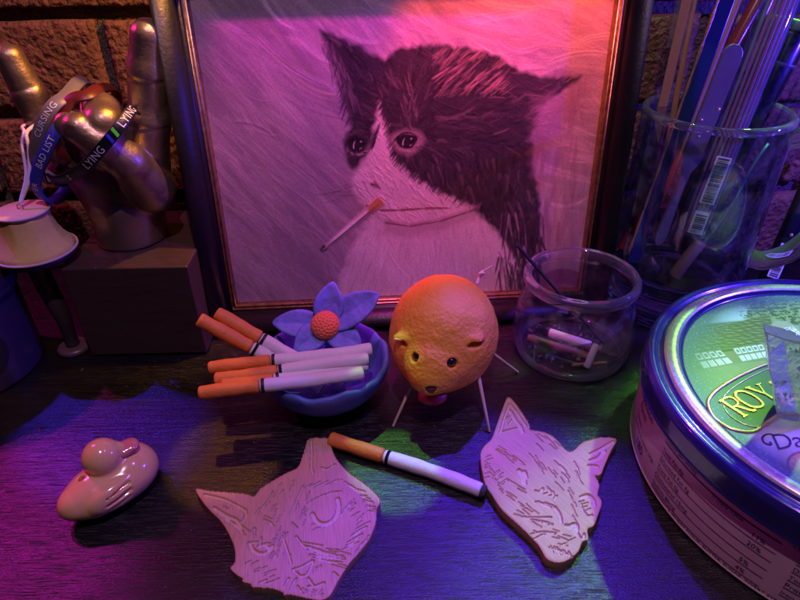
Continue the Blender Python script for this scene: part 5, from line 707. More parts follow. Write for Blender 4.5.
M_wood = mat("bare_wood", (.42, .25, .12), .7, var=(.30, .16, .07), vscale=60, stretch=(4, 30, 30), bump=.2, bscale=300)
M_white = mat("off_white_paper", (.78, .72, .74), .7, var=(.68, .62, .64), vscale=150, bump=.3, bscale=600, bdist=.0004)
M_char = mat("char", (.02, .018, .018), .9, var=(.10, .09, .09), vscale=500, bump=.8, bscale=700)
def one_rod(name, label, cat, a, b, r0, m, r1=None, n=12, group=None, flat=None):
    mid = (np.array(a, float) + np.array(b, float)) / 2
    return tag(obj(name, rod_me(name, a, b, r0, r1, n, off=mid), m, None, tuple(mid)), label, cat, group)
one_rod("wooden_stick", "short brown wooden stick lying in the glass jar", "stick", (.0850, .3225, .0095), (.1200, .3030, .0085), .0026, M_wood)
one_rod("cigarette_stub", "pale pink stub lying across the brown stick in the jar", "stub", (.0985, .3215, .0140), (.1225, .3075, .0132), .0031, mat("pink_paper", (.74, .52, .58), .7, bump=.2, bscale=500))
one_rod("cigarette_stub", "white stub standing on end at the front of the jar", "stub", (.1165, .2925, .0078), (.1222, .2985, .0215), .0022, M_white)
one_rod("matchstick", "thin pale matchstick lying flat near the front of the jar", "match", (.1085, .2965, .0066), (.1310, .2985, .0066), .0011, M_wood, n=6)
one_rod("matchstick", "burnt black matchstick at the bottom of the jar", "match", (.0945, .3075, .0064), (.1180, .2945, .0064), .0010, M_char, n=6)
one_rod("matchstick", "short burnt matchstick lying at the right in the jar", "match", (.1210, .3130, .0066), (.1400, .3050, .0066), .0011, M_char, n=6)
rsj = np.random.RandomState(8); V = []; F = []
for k in range(140):
    r_ = rsj.uniform(0, .026); t = rsj.uniform(0, 6.28); c0 = np.array((r_*math.cos(t) - .006, r_*math.sin(t) - .004, .0054 + rsj.uniform(0, .0022))); s = rsj.uniform(.0005, .0017)
    b0 = len(V); V += [tuple(c0 + rsj.normal(size=3) * s) for _ in range(4)]; F += [(b0, b0+1, b0+2), (b0, b0+2, b0+3), (b0, b0+3, b0+1), (b0+1, b0+3, b0+2)]
tag(obj("ash", mk_mesh("ash", V, F, False), mat("ash", (.22, .20, .22), .95, var=(.05, .045, .05), vscale=300), None, (*JC, 0)), "crumbled grey ash on the bottom of the jar", "ash", kind="stuff")
one_rod("incense_stick", "thin dark incense stick leaning out over the jar rim", "incense stick", (.1345, .3170, .0075), (.0668, .3030, .0895), .00085, mat("incense", (.030, .018, .022), .8, bump=.5, bscale=900), .0011, 8)

# ------------------------------------------------------------------ glass mug with tools
MC = (.2005, .3790); RM = .0445
M_mug = mat_thin_glass("mug_glass", (.93, .95, .97), (.48, .55, .66), .04, 1.5, .08, dirt=.13)
mug = thing("glass_mug", "tall heavy clear glass mug with handle crammed with craft tools", "mug", (*MC, 0))
obj("mug_wall", lathe_me("mug_wall", round_prof([(RM - .001, .0345), (RM, .0365), (RM, .06), (RM, .10), (RM, .1395)], .002), 110), M_mug, mug)
obj("inner_wall", lathe_me("inner_wall", round_prof([(RM - .004, .1395), (RM - .0038, .10), (RM - .0042, .045), (RM - .010, .0385), (0, .037)], .006), 110), mat_thin_glass("mug_inner_glass", (.97, .98, .99), (.66, .74, .84), .03, 1.2, 0, dirt=.03), mug)
obj("rim", lathe_me("rim", [(RM - .0020 + .0024*math.cos(t), .1415 + .0026*math.sin(t)) for t in a], 120, closed=True), M_thick, mug)
obj("base", lathe_me("base", round_prof([(0, .0015), (.030, .0015), (.036, .0), (.0425, .0), (.0450, .0025), (.0445, .008), (.0415, .014), (.0415, .026), (.0440, .0335), (.0425, .0352), (0, .0355)], .0025), 110), mat_glass("mug_base_glass", (.80, .86, .94), .02, bump=.1, bscale=50), mug)
hd = catmull([(.0425, 0, .128), (.056, 0, .132), (.070, 0, .124), (.078, 0, .105), (.078, 0, .080), (.069, 0, .058), (.055, 0, .046), (.0425, 0, .046)], 8)
ho = obj("handle", tube_me("handle", hd, .0062, 20, flat=1.25, up=(0, 1, 0)), M_thick, mug); ho.rotation_euler = (0, 0, R(-22))
def in_mug(name, label, cat, a, b, r0, m, r1=None, n=16): return one_rod(name, label, cat, a, b, r0, m, r1, n, "tools standing in the glass mug")
def flat_stick(name, label, cat, a, b, wid, thk, m, face=(0, -1, .25), ends=1.0, prof=None):
    """flat stick from a to b; prof: list of (t, width factor)"""
    a = np.array(a, float); b = np.array(b, float); d = b - a; L = np.linalg.norm(d); d /= L; nn_ = np.array(face, float); nn_ -= d * (nn_ @ d); nn_ /= np.linalg.norm(nn_); s = np.cross(d, nn_)
    mid = (a + b) / 2
    if prof is None:
        rr_ = wid / L / 2; prof = [(0, .35), (rr_*.3, .72), (rr_, 1), (.5, 1), (1 - rr_, 1), (1 - rr_*.3, .72), (1, .35)]
    V = []; F = []
    for t, k in prof:
        p = a + d * L * t - mid
        for sx, sn in ((-1, -1), (1, -1), (1, 1), (-1, 1)): V.append(tuple(p + s * sx * wid * k / 2 + nn_ * sn * thk / 2))
    for i in range(len(prof) - 1):
        for j in range(4): F.append((4*i + j, 4*i + (j+1) % 4, 4*i + 4 + (j+1) % 4, 4*i + 4 + j))
    F += [(3, 2, 1, 0), tuple(4*(len(prof)-1) + q for q in range(4))]
    me = mk_mesh(name, V, F, False); bm = bmesh.new(); bm.from_mesh(me); bmesh.ops.recalc_face_normals(bm, faces=bm.faces); bm.to_mesh(me); bm.free(); bevel_mesh(me, thk * .2, 2, 50)
    return tag(obj(name, me, m, None, tuple(mid)), label, cat, "tools standing in the glass mug")
M_wrap = mat_thin_glass("clear_wrap", (.80, .78, .88), (.55, .5, .7), .12, 1.5, .05, dirt=.35)
M_blueh = mat("blue_lacquer", (.010, .016, .09), .25, coat=.6, bump=.1, bscale=120)
M_redh = mat("red_lacquer", (.16, .010, .02), .25, coat=.6)
M_knife = mat("frosted_plastic", (.13, .10, .16), .30, var=(.09, .07, .13), vscale=60, coat=.2, bump=.15, bscale=200)
M_blackp = mat("black_plastic", (.012, .011, .014), .28, coat=.3, bump=.1, bscale=200)
M_clear = mat_thin_glass("clear_tube", (.86, .86, .93), (.42, .42, .62), .06, 1.5, .03, dirt=.12)
M_copper = mat("copper_foil", (.70, .36, .22), .35, metal=.8, bump=.5, bscale=400)
# wrapped wooden stirrer at the left
def ext(a, b, t): a = np.array(a); b = np.array(b); return tuple(a + (b - a) * t)
zb = .0395
wr = flat_stick("wrapped_stirrer", "milky plastic-wrapped flat stirrer, leftmost in the glass mug", "stirrer", ext((.1655, .380, .1430), (.1700, .392, .2040), -1.62), ext((.1655, .380, .1430), (.1700, .392, .2040), 1.5), .0105, .0022, M_wrap)
k_ = obj("stick", wr.data.copy(), M_wood, wr); k_.data.materials.clear(); k_.data.materials.append(M_wood); k_.scale = (.55, .45, .93)
fs = flat_stick("blue_tool", "dark blue flat tool handle with copper edge in the mug", "tool", ext((.1770, .373, .1385), (.1905, .385, .2040), -1.40), ext((.1770, .373, .1385), (.1905, .385, .2040), 1.5), .0100, .0028, M_blueh)
eg = obj("copper_edge", tube_me("copper_edge", [np.array(ext((.1718, .3712, .1385), (.1853, .3832, .2040), t)) - np.array(fs.location) for t in np.linspace(-1.3, 1.45, 30)], .0009 + .0003*np.sin(np.arange(30)*2.3), 8), M_copper, fs)
in_mug("wooden_skewer", "thin reddish brown wooden skewer leaning right in the mug", "skewer", ext((.1835, .376, .1380), (.1995, .389, .2035), -1.35), ext((.1835, .376, .1380), (.1995, .389, .2035), 1.6), .0024, mat("red_wood", (.36, .15, .08), .5, var=(.24, .09, .05), vscale=80, stretch=(30, 30, 4)))
in_mug("paintbrush_handle", "dark red lacquered brush handle behind the frosted stick", "paintbrush", ext((.1890, .384, .1370), (.2160, .397, .2030), -1.3), ext((.1890, .384, .1370), (.2160, .397, .2030), 1.5), .0032, M_redh, .0042)
kn = flat_stick("modelling_tool", "frosted flat modelling tool with rounded top and narrow neck in the mug", "tool", (.1690, .349, .0640), (.1912, .3615, .1845), .0118, .0026, M_knife, prof=[(0, .25), (.03, .55), (.06, .62), (.22, .45), (.32, .42), (.40, .5), (.44, .95), (.47, 1), (.8, 1), (.955, 1), (.975, .88), (.99, .62), (1, .32)])
for (t, sx, r_) in ((.62, .2, .0011), (.66, -.3, .0009), (.71, .35, .0012), (.58, -.1, .0008)):
    d_ = np.array((.0222, .0125, .1205)); p_ = np.array((.169, .349, .064)) + d_ * t - np.array(kn.location) + np.array((.0118 * sx, -.0014, .0))
    q_ = obj("paint_fleck", lathe_me("paint_fleck", [(0, .0003), (r_*.7, .0002), (r_, 0)], 8), M_copper, kn, tuple(p_), (R(82), 0, R(5)))
# clear sleeve with pink striped insert and barcodes
sa, sb = np.array((.1935, .3585, .0660)), np.array((.2190, .3735, .2330)); smid = (sa + sb) / 2
sl = thing("clear_sleeve", "clear plastic sleeve with pink striped paper and barcode stickers in the mug", "sleeve", tuple(smid), group="tools standing in the glass mug")
obj("sleeve_tube", rod_me("sleeve_tube", sa, sb, .0095, .0095, 28, off=smid), M_clear, sl)
dd = (sb - sa) / np.linalg.norm(sb - sa); fz = np.array((-.25, -1, .2)); fz -= dd * (fz @ dd); fz /= np.linalg.norm(fz); sd = np.cross(dd, fz)
M_pink = mat("pink_stripes", (.40, .14, .30), .5); M_lav = mat("lavender_paper", (.26, .22, .36), .5)
for k in range(7):
    u = (k - 3) * .0023; off_ = fz * (math.sqrt(max(.0084**2 - u*u, 0)) * .88) + sd * u
    obj("paper_stripe", rod_me("paper_stripe", sa + dd*.004 + off_, sb - dd*.002 + off_, .0010, .0010, 8, off=smid), M_pink if k % 2 else M_lav, sl)
M_sticker = mat("sticker_white", (.72, .68, .76), .5); 
def plate(name, parent, org, e1, e2, w_, h_, lift, m, normal):
    V = [org - e1*w_/2 - e2*h_/2, org + e1*w_/2 - e2*h_/2, org + e1*w_/2 + e2*h_/2, org - e1*w_/2 + e2*h_/2]
    V = [tuple(v + normal * lift) for v in V] + [tuple(v + normal * (lift - .0002)) for v in V]
    return obj(name, mk_mesh(name, V, [(0,1,2,3), (7,6,5,4), (0,4,5,1), (1,5,6,2), (2,6,7,3), (3,7,4,0)], False), m, parent)
def barcode(parent, org, along, across, normal, ln, wd, seed):
    st = plate("barcode_sticker", parent, org, along, across, ln, wd, .0003, M_sticker, normal)
    r_ = np.random.RandomState(seed); p = -ln/2 + .001
    while p < ln/2 - .0015:
        w_ = r_.choice([.0003, .0005, .0009]); plate("bar", st, org + along*(p + w_/2), along, across, w_, wd*.74, .0006, M_ink, normal); p += w_ + r_.choice([.0004, .0006, .0009])
o1 = sa + dd * .040 + fz * .0096 - smid; barcode(sl, o1, dd, sd, fz, .030, .0090, 1)
o2 = sa + dd * .012 + fz * .0096 - smid; barcode(sl, o2, dd, sd, fz, .0150, .0090, 2)
pt_a, pt_b = (.1865, .3500, .0395), (.1990, .3520, .0660)
pm_a, pm_b = np.array(pt_a), np.array(pt_b); pmid = (pm_a + pm_b) / 2
M_kraft = mat("kraft_tube", (.20, .10, .06), .7, bump=.2, bscale=200)
tube_o = [(.0040, 0), (.0040, .0285), (.0031, .0287), (.0031, .004), (0, .004)]
kt = tag(obj("paper_tube", lathe_me("paper_tube", tube_o, 24), M_kraft, None, pt_a), "short brown paper tube at the bottom of the glass mug", "tube", "tools standing in the glass mug"); kt.rotation_euler = (Vector(pt_b) - Vector(pt_a)).to_track_quat('Z', 'Y').to_euler()
# more pens and brushes packed round the rim
M_grey = mat("grey_lacquer", (.16, .15, .20), .28, coat=.5); M_cream = mat("cream_plastic", (.42, .38, .44), .35, coat=.3); M_violet = mat("violet_plastic", (.08, .05, .20), .25, coat=.5)
in_mug("pen", "pale cream pen standing behind the dark blue tool", "pen", (.1800, .4020, .0420), (.2055, .4080, .2350), .0040, M_cream)
in_mug("pen", "slim grey pen between the skewer and red brush handle", "pen", (.1750, .3950, .0420), (.2120, .4020, .2300), .0032, M_grey)
in_mug("pen", "violet pen leaning behind the pink striped sleeve", "pen", (.1960, .4030, .0420), (.2330, .4085, .2280), .0042, M_violet)
in_mug("wooden_skewer", "pale wooden skewer leaning left behind the wrapped stirrer", "skewer", (.1900, .4050, .0420), (.1830, .4130, .2300), .0020, M_wood)
# black marker with ridged cap, and two clear rods on the right
ma, mb = np.array((.2050, .3880, .0420)), np.array((.2395, .3945, .1860)); mm_ = (ma + mb) / 2
mk = thing("thick_marker", "thick black marker with olive end ring at the right of the mug", "marker", tuple(mm_), group="tools standing in the glass mug")
obj("barrel", rod_me("barrel", ma, mb, .0125, .0125, 32, .002, off=mm_), M_blackp, mk)
dm = (mb - ma) / np.linalg.norm(mb - ma)
obj("end_ring", rod_me("end_ring", mb + dm*.0003, mb + dm*.0060, .0132, .0132, 32, .001, off=mm_), mat("olive_plastic", (.16, .22, .08), .4), mk)
obj("band", rod_me("band", mb - dm*.0200, mb - dm*.0170, .0128, .0128, 32, .0006, off=mm_), mat("grey_band", (.10, .09, .11), .4), mk)
in_mug("clear_rod", "clear acrylic rod leaning over the right rim of the mug", "rod", (.2170, .3620, .0400), (.2570, .3800, .2050), .0046, M_clear, n=20)
in_mug("clear_rod", "bluish clear rod behind the pink striped sleeve", "rod", (.2060, .3690, .0400), (.2440, .3860, .2350), .0050, mat_thin_glass("blue_clear", (.70, .78, .95), (.35, .4, .8), .06, 1.5, .03, dirt=.1), n=20)
cw = catmull([(.2270, .360, .1270), (.2235, .357, .1240), (.2190, .356, .1130), (.2140, .356, .0900), (.2070, .357, .0680), (.2020, .358, .0560), (.1990, .359, .0420)], 6)
tag(obj("green_wire", tube_me("green_wire", cw - cw[20], .0009, 8), mat("green_wire", (.06, .26, .18), .4), None, tuple(cw[20])), "thin green bent wire inside the glass mug", "wire", "tools standing in the glass mug")
# black pen with barcode sticker behind the tin
pa, pb = np.array((.2760, .3850, .0068)), np.array((.3080, .4200, .1000)); pmd = (pa + pb) / 2
pn = thing("black_pen", "black pen with white barcode sticker behind the cookie tin", "pen", tuple(pmd))
obj("barrel", rod_me("barrel", pa, pb, .0065, .0065, 24, .001, off=pmd), M_blackp, pn)
dp = (pb - pa) / np.linalg.norm(pb - pa); fp = np.array((-.3, -1, .3)); fp -= dp*(fp @ dp); fp /= np.linalg.norm(fp); barcode(pn, pa + dp*.022 + fp*.0066 - pmd, dp, np.cross(dp, fp), fp, .026, .0080, 5)
obj("button", lathe_me("button", [(0, .0012), (.0012, .001), (.0016, 0)], 12), M_goldp, pn, tuple(pa + dp*.042 + fp*.0064 - pmd), (R(70), 0, 0))

# ------------------------------------------------------------------ wooden box with the bronze hand
bx = thing("wooden_box", "dark square box standing under the bronze hand", "box", (-.1694, .3620, 0), (0, 0, R(1.0)))
M_box = mat("dark_box", (.060, .038, .026), .42, var=(.036, .023, .017), vscale=40, bump=.2, bscale=250, bdist=.0005, stretch=(1, 8, 8))
BH = .068
obj("body", box_me("body", (-.0385, -.042, .0012), (.0385, .042, BH), .0009), M_box, bx)
obj("felt_base", box_me("felt_base", (-.0370, -.0405, 0), (.0370, .0405, .0012)), mat("black_felt", (.006, .006, .006), .95), bx)
M_bronze = mat("bronze", (.42, .33, .21), .42, metal=.88, var=(.26, .21, .14), vscale=60, vmix=.7, bump=.32, bscale=520, bdist=.0007, rvar=.08)
HO = np.array((-.1765, .362, BH))
Hn = {k: [np.array(p) - HO for p in v] for k, v in HND.items()}
def hand_sdf(P):
    d = sd_cone(P, (-.002, 0, -.004), (.000, 0, .020), .0225, .0225)
    d = smin(d, sd_ell(P, (-.002, .002, .045), (.0285, .0165, .030)), .014)
    for a, b, ra, rb in ((Hn['palm'][0], Hn['pinky'][0], .0125, .0095), (Hn['palm'][1], Hn['index'][1], .014, .0112)): d = smin(d, sd_cone(P, a, b, ra, rb), .012)
    # index finger
    I = Hn['index']; d = smin(d, sd_cone(P, I[0], I[1], .0125, .0112), .006); d = smin(d, sd_cone(P, I[1], I[2], .0112, .0106), .003); d = smin(d, sd_cone(P, I[2], I[3] - np.array((0, 0, .002)), .0106, .0094), .003)
    K = Hn['pinky']; d = smin(d, sd_cone(P, K[0], K[1], .0102, .0092), .006); d = smin(d, sd_cone(P, K[1], K[2], .0092, .0080), .003)
    # two folded fingers: up the back, over the knuckle and down to the palm
    for key, r_ in (('ring', .0098), ('mid', .0104)):
        A, B, C_ = Hn[key]; dn = C_ + np.array((0, -.001, -.018))
        f = smin(sd_cone(P, A, B, r_ * 1.05, r_), sd_cone(P, B, C_, r_, r_ * .97), .003); f = smin(f, sd_cone(P, C_, dn, r_ * .95, r_ * .85), .003); d = smin(d, f, .0022)
    # thumb across
    T = Hn['thumb']; t_ = smin(sd_cone(P, T[0] + np.array((-.006, .004, -.004)), T[1], .0150, .0108), sd_cone(P, T[1], T[2], .0108, .0096), .004); t_ = smin(t_, sd_cone(P, T[2], T[3], .0098, .0085), .003)
    d = smin(d, t_, .0016)
    # crease lines at the finger joints, on the palm side
    for key, f0_, rr0 in (('index', .42, .0112), ('index', .72, .0104), ('pinky', .35, .0098), ('pinky', .66, .0088)):
        Q = Hn[key]; cpt = Q[0] + (Q[-1] - Q[0]) * f0_; ax_ = (Q[-1] - Q[0]) / np.linalg.norm(Q[-1] - Q[0]); t_c = (P - cpt) @ ax_; rad_ = np.linalg.norm(P - cpt - t_c[..., None] * ax_, axis=-1)
        d = d + .0006 * np.exp(-(t_c / .0010) ** 2) * (rad_ < rr0 * 1.6) * np.clip(-(P[..., 1] - cpt[1]) / .006, 0, 1)
    # thumb nail dent, flat wrist cut
    d = smax(d, -sd_ell(P, T[3] + np.array((-.002, -.0092, .0035)), (.0048, .0016, .0052)), .0008)
    return smax(d, -P[..., 2] + .0002, .0015)
hme = nets_me("hand_sculpture", hand_sdf, (-.056, -.052, -.003), (.054, .030, .140), .00105); disp_me(hme, .00016, 420, 5, 3)
tag(obj("hand_sculpture", hme, M_bronze, None, tuple(HO)), "bronze hand sculpture making a horns sign on the box", "sculpture")

# ------------------------------------------------------------------ rubber wristbands hanging on the hand
def band(name, label, front, back, wd, th, colr, texts, stripes=()):
    P, L = resample(catmull(list(front) + list(back), 10, True), 220, True)
    for _ in range(4): P = .25 * np.roll(P, 1, 0) + .5 * P + .25 * np.roll(P, -1, 0)
    T = np.roll(P, -1, 0) - np.roll(P, 1, 0); T /= np.linalg.norm(T, axis=1)[:, None]
    c0 = P.mean(0); out = P - c0; out -= T * (out * T).sum(1)[:, None]; out /= np.linalg.norm(out, axis=1)[:, None]
    for _ in range(12): out = out + np.roll(out, 1, 0) + np.roll(out, -1, 0); out -= T * (out * T).sum(1)[:, None]; out /= np.linalg.norm(out, axis=1)[:, None]
    Wd = np.cross(out, T)
    prof = [(-1, -.6), (-.9, -1), (.9, -1), (1, -.6), (1, .6), (.9, 1), (-.9, 1), (-1, .6)]
    V = np.stack([P + Wd * (a * wd / 2) + out * (b * th / 2) for a, b in prof], 1); org = c0
    n, m = V.shape[:2]; idx = np.arange(n * m).reshape(n, m)
    F = np.concatenate([np.stack([idx[:, j], idx[:, (j+1) % m], np.roll(idx, -1, 0)[:, (j+1) % m], np.roll(idx, -1, 0)[:, j]], -1) for j in range(m)])
    me = mk_mesh(name, V.reshape(-1, 3) - org, F, True)
    bm = bmesh.new(); bm.from_mesh(me); bmesh.ops.recalc_face_normals(bm, faces=bm.faces); bm.to_mesh(me); bm.free()
    o = tag(obj(name, me, mat(name + "_rubber", colr, .42, bump=.1, bscale=500, bdist=.0002), None, tuple(org)), label, "wristband", "rubber wristbands on the bronze hand")
    S = np.arange(220) / 220 * L
    def at(s, v, lift):
        s = np.mod(s, L); f = lambda A: np.stack([np.interp(s, np.r_[S, L], np.r_[A[:, k], A[:1, k]]) for k in range(3)], -1)
        return f(P) + f(Wd) * v[:, None] + f(out) * (th / 2 + lift) - org
    M_t = mat(name + "_print", (.74, .72, .80), .5)
    for body, s0, size in texts:
        tm = text_me(body, size, spacing=1.05); obj("lettering", map_verts(tm, lambda v: at(s0 + v[:, 0], v[:, 1] - size * .34, .00025)), M_t, o)
    for s0, w_, cc, emit in stripes:
        V2 = []; 
        for s in np.linspace(s0, s0 + w_, 5): V2 += [at(np.array([s + .0012]), np.array([wd * .40]), .0002)[0], at(np.array([s]), np.array([-wd * .40]), .0002)[0]]
        obj("stripe", mk_mesh("stripe", V2, [(2*i, 2*i+1, 2*i+3, 2*i+2) for i in range(4)], True), mat("stripe_paint", cc, .5), o)
    return o, L
bk = lambda px: [np.array(p) for p in px]
band("wristband", "black wristband with white LYING lettering and green and blue bars", BANDS['lying'], [(-.1545, .360, .1500), (-.1600, .374, .1400), (-.1800, .3865, .1215), (-.2040, .3800, .1090), (-.2100, .358, .1090)], .0062, .0016, (.010, .010, .014),
     [("LYING", .0370, .0060), ("LYING", .0700, .0060), ("S", .0190, .0045)], [(.0602, .0018, (.06, .08, .98), 0), (.0645, .0018, (.10, .98, .05), 0)])
band("wristband", "blue wristband with BAD LIST lettering beside the lamp ornament string", BANDS['bad'], [(-.1860, .352, .1630), (-.1840, .372, .1580), (-.1950, .3855, .1330), (-.2110, .3800, .1080), (-.2160, .356, .0990)], .0068, .0016, (.03, .04, .42),
     [("BAD LIST", .0270, .0052), ("ER", .0100, .0048)])
band("wristband", "grey wristband with CURSING lettering nearest the little finger", BANDS['curs'], [(-.1830, .362, .1690), (-.1850, .376, .1600), (-.2000, .3850, .1360), (-.2150, .3740, .1190), (-.2180, .352, .1120)], .0072, .0016, (.16, .15, .14),
     [("CURSING", .0225, .0050)])
band("wristband", "plain red wristband around the folded fingers of the hand", BANDS['red'], [(-.1700, .356, .1660), (-.1690, .372, .1600), (-.1850, .3840, .1350), (-.2040, .3740, .1200), (-.2060, .350, .1180)], .0070, .0016, (.10, .012, .008), [])

# ------------------------------------------------------------------ lamp ornament on a white string
LO = np.array((-.2235, .3290, 0))
orn = thing("lamp_ornament", "small ornament lamp with cream bell shade on a dark slim stem", "ornament", tuple(LO))
M_shade = mat("cream_shade", (.62, .50, .13), .75, var=(.54, .42, .10), vscale=200, bump=.25, bscale=700, bdist=.0004, sss=.1)
M_trim = mat("shade_trim", (.50, .40, .30), .7); M_dark = mat("dark_stem", (.035, .025, .03), .45, bump=.3, bscale=700, bdist=.0004)
def rib(V, a):
    k = 1 - .035 * np.abs(np.sin(a * 4))[None, :, None] * np.ones((V.shape[0], 1, 1)); V[..., :2] *= k; return V
SZ = .0765
sp = [(.0142, SZ + .0265), (.0144, SZ + .0225), (.0150, SZ + .0175), (.0162, SZ + .0125), (.0184, SZ + .0075), (.0214, SZ + .0035), (.0232, SZ + .0005)]
obj("lampshade", lathe_me("lampshade", sp + [(.0226, SZ), (.0178, SZ + .006), (.0143, SZ + .016), (.0135, SZ + .0260)], 96, True, rib), M_shade, orn)
obj("shade_top", lathe_me("shade_top", [(0, SZ + .0274), (.0135, SZ + .0272), (.0153, SZ + .0262), (.0148, SZ + .0252), (0, SZ + .0250)], 64), M_shade, orn)
for z, r_ in ((SZ + .0008, .0231), (SZ + .0262, .0146)): obj("trim", lathe_me("trim", [(r_ + .0008*math.cos(t), z + .0008*math.sin(t)) for t in np.linspace(0, 6.283, 9)[:-1]], 72, True), M_trim, orn)
obj("dark_fringe", lathe_me("dark_fringe", [(.0218, SZ - .0002), (.0212, SZ - .0040), (.0200, SZ - .0040), (.0205, SZ - .0002)], 72, True), M_dark, orn)
st_ = catmull([(-.004, 0, SZ + .012), (-.004, 0, .070), (-.0025, 0, .050), (.001, -.001, .028), (.000, 0, .010), (0, 0, .004)], 8)
obj("stem", tube_me("stem", st_, np.interp(np.linspace(0, 1, len(st_)), [0, .3, .5, .75, 1], [.006, .0062, .0058, .0042, .0045]), 20), M_dark, orn)
obj("foot", lathe_me("foot", round_prof([(0, .0040), (.009, .0036), (.0105, .0022), (.0105, 0), (0, 0)], .0008), 40), mat("foot_brown", (.10, .06, .06), .4), orn)
obj("eyelet", tube_me("eyelet", [(.0018*math.cos(t), .0, SZ + .0286 + .0018*math.sin(t)) for t in np.linspace(0, 6.283, 17)[:-1]], .0004, 6, closed=True, up=(0, 1, 0)), mat("brass", (.6, .42, .2), .3, metal=1), orn)
top = LO + np.array((0, 0, SZ + .0300))
s1 = catmull([top, STRING[2], STRING[1], STRING[0], (-.2215, .3560, .1450), (-.2190, .3770, .1420), (-.2120, .3600, .1460), STRING2[0], STRING2[1], STRING2[2], top], 8)
sme = tube_me("string", s1 - top, .0011, 8, flat=.8)
tag(obj("hanging_string", sme, mat("white_ribbon", (.75, .70, .78), .6, bump=.3, bscale=800), None, tuple(top)), "white string loop tied from the ornament lamp to the hand", "string")

# ------------------------------------------------------------------ dark candle tin at the left edge
cd = thing("candle_tin", "dark purple round tin with ridged lid at the left edge", "tin", (-.2810, .3100, 0))
M_candle = mat("dark_purple_tin", (.030, .018, .055), .30, coat=.4, bump=.08, bscale=200, bdist=.0003)
obj("body", lathe_me("body", round_prof([(0, .001), (.040, 0), (.0415, .0015), (.0415, .060), (.039, .062)], .001), 96), M_candle, cd)
obj("lid", lathe_me("lid", round_prof([(.0415, .0570), (.0432, .0570), (.0436, .0590), (.0432, .0610), (.0436, .0630), (.0436, .0690), (.0428, .0712), (.0405, .0716), (.0395, .0700), (0, .0698)], .0007), 96), M_candle, cd)
def cyl_disc(Rr, ang, z, r_, name, m, parent, lift, pts=None):
    V = []; F = []
    P_ = pts if pts is not None else [(r_*math.cos(t), r_*math.sin(t)) for t in np.linspace(0, 6.283, 41)[:-1]]
    V = [(Rr + lift, 0.0, 0.0)] if pts is None else []
    rings = (.5, 1.0) if pts is None else (1.0,)
    out = []
    for k in rings:
        for u, v in P_: out.append((u*k, v*k))
    full = ([(0.0, 0.0)] if pts is None else []) + out
    V = [((Rr+lift)*math.cos(R(ang) + u/(Rr+lift)), (Rr+lift)*math.sin(R(ang) + u/(Rr+lift)), z + v) for u, v in full]
    n = len(P_)
    if pts is None: F = [(0, 1+i, 1+(i+1) % n) for i in range(n)] + [(1+i, 1+n+i, 1+n+(i+1) % n, 1+(i+1) % n) for i in range(n)]
    else: F = [tuple(range(n))]
    return obj(name, mk_mesh(name, V, F, True), m, parent)
lb = cyl_disc(.0415, -42, .028, .0165, "round_sticker", mat("black_sticker", (.010, .008, .010), .5), cd, .0003)
M_redp = mat("dull_red_print", (.22, .04, .05), .5)
for (u, v, w_, h_) in ((-.006, .004, .007, .0016), (.000, -.001, .009, .0016), (.002, -.006, .006, .0016), (-.003, .0075, .004, .0014)):
    cyl_disc(.0415, -42, .028, 0, "print_mark", M_redp, lb, .0006, [(u - w_/2, v - h_/2), (u + w_/2, v - h_/2 + .0008), (u + w_/2, v + h_/2 + .0008), (u - w_/2, v + h_/2)])

# ------------------------------------------------------------------ blue clay bowl with flower
BO = np.array((-.0455, .2815, 0))
bowl = thing("clay_bowl", "handmade blue clay bowl with a flower, holding clay cigarettes", "bowl", tuple(BO))
M_blue = mat("blue_glaze", (.12, .22, .58), .55, coat=.15, var=(.05, .09, .38), vscale=70, vmix=.6, bump=.35, bscale=220, bdist=.0008)
M_blue2 = mat("blue_petal_clay", (.15, .26, .62), .62, var=(.08, .14, .46), vscale=90, vmix=.6, bump=.6, bscale=320, bdist=.0008)
bo = [(.0, .0012), (.014, .0006), (.0195, .0), (.0225, .0020), (.0285, .0065), (.0340, .0130), (.0372, .0200), (.0386, .0262), (.0380, .0285), (.0362, .0286), (.0346, .0262), (.0328, .0200), (.0292, .0125), (.0230, .0068), (.0140, .0046), (0, .0040)]
def wob(V, a_):
    P = V.copy(); n1 = noise3(P, 70, 2); n2 = noise3(P, 240, 5); zf = np.clip(P[..., 2] / .028, 0, 1); k = 1 + (.03 * n1 + .016 * n2 + .008 * noise3(P, 520, 9)) * zf; V[..., :2] *= k[..., None]
    V[..., 2] += (.0007 * np.sin(a_ * 5 + 1) + .0005 * np.sin(a_ * 9) + .0004 * np.sin(a_ * 17 + 2))[None] * zf ** 3; return V
obj("bowl_body", lathe_me("bowl_body", catmull([(a_, b_, 0) for a_, b_ in bo], 4)[:, :2], 120, False, wob), M_blue, bowl)
FC = np.array((-.0450, .2970, .0390)) - BO
Fn = np.array((.02, -.72, .69)); Fn /= np.linalg.norm(Fn)
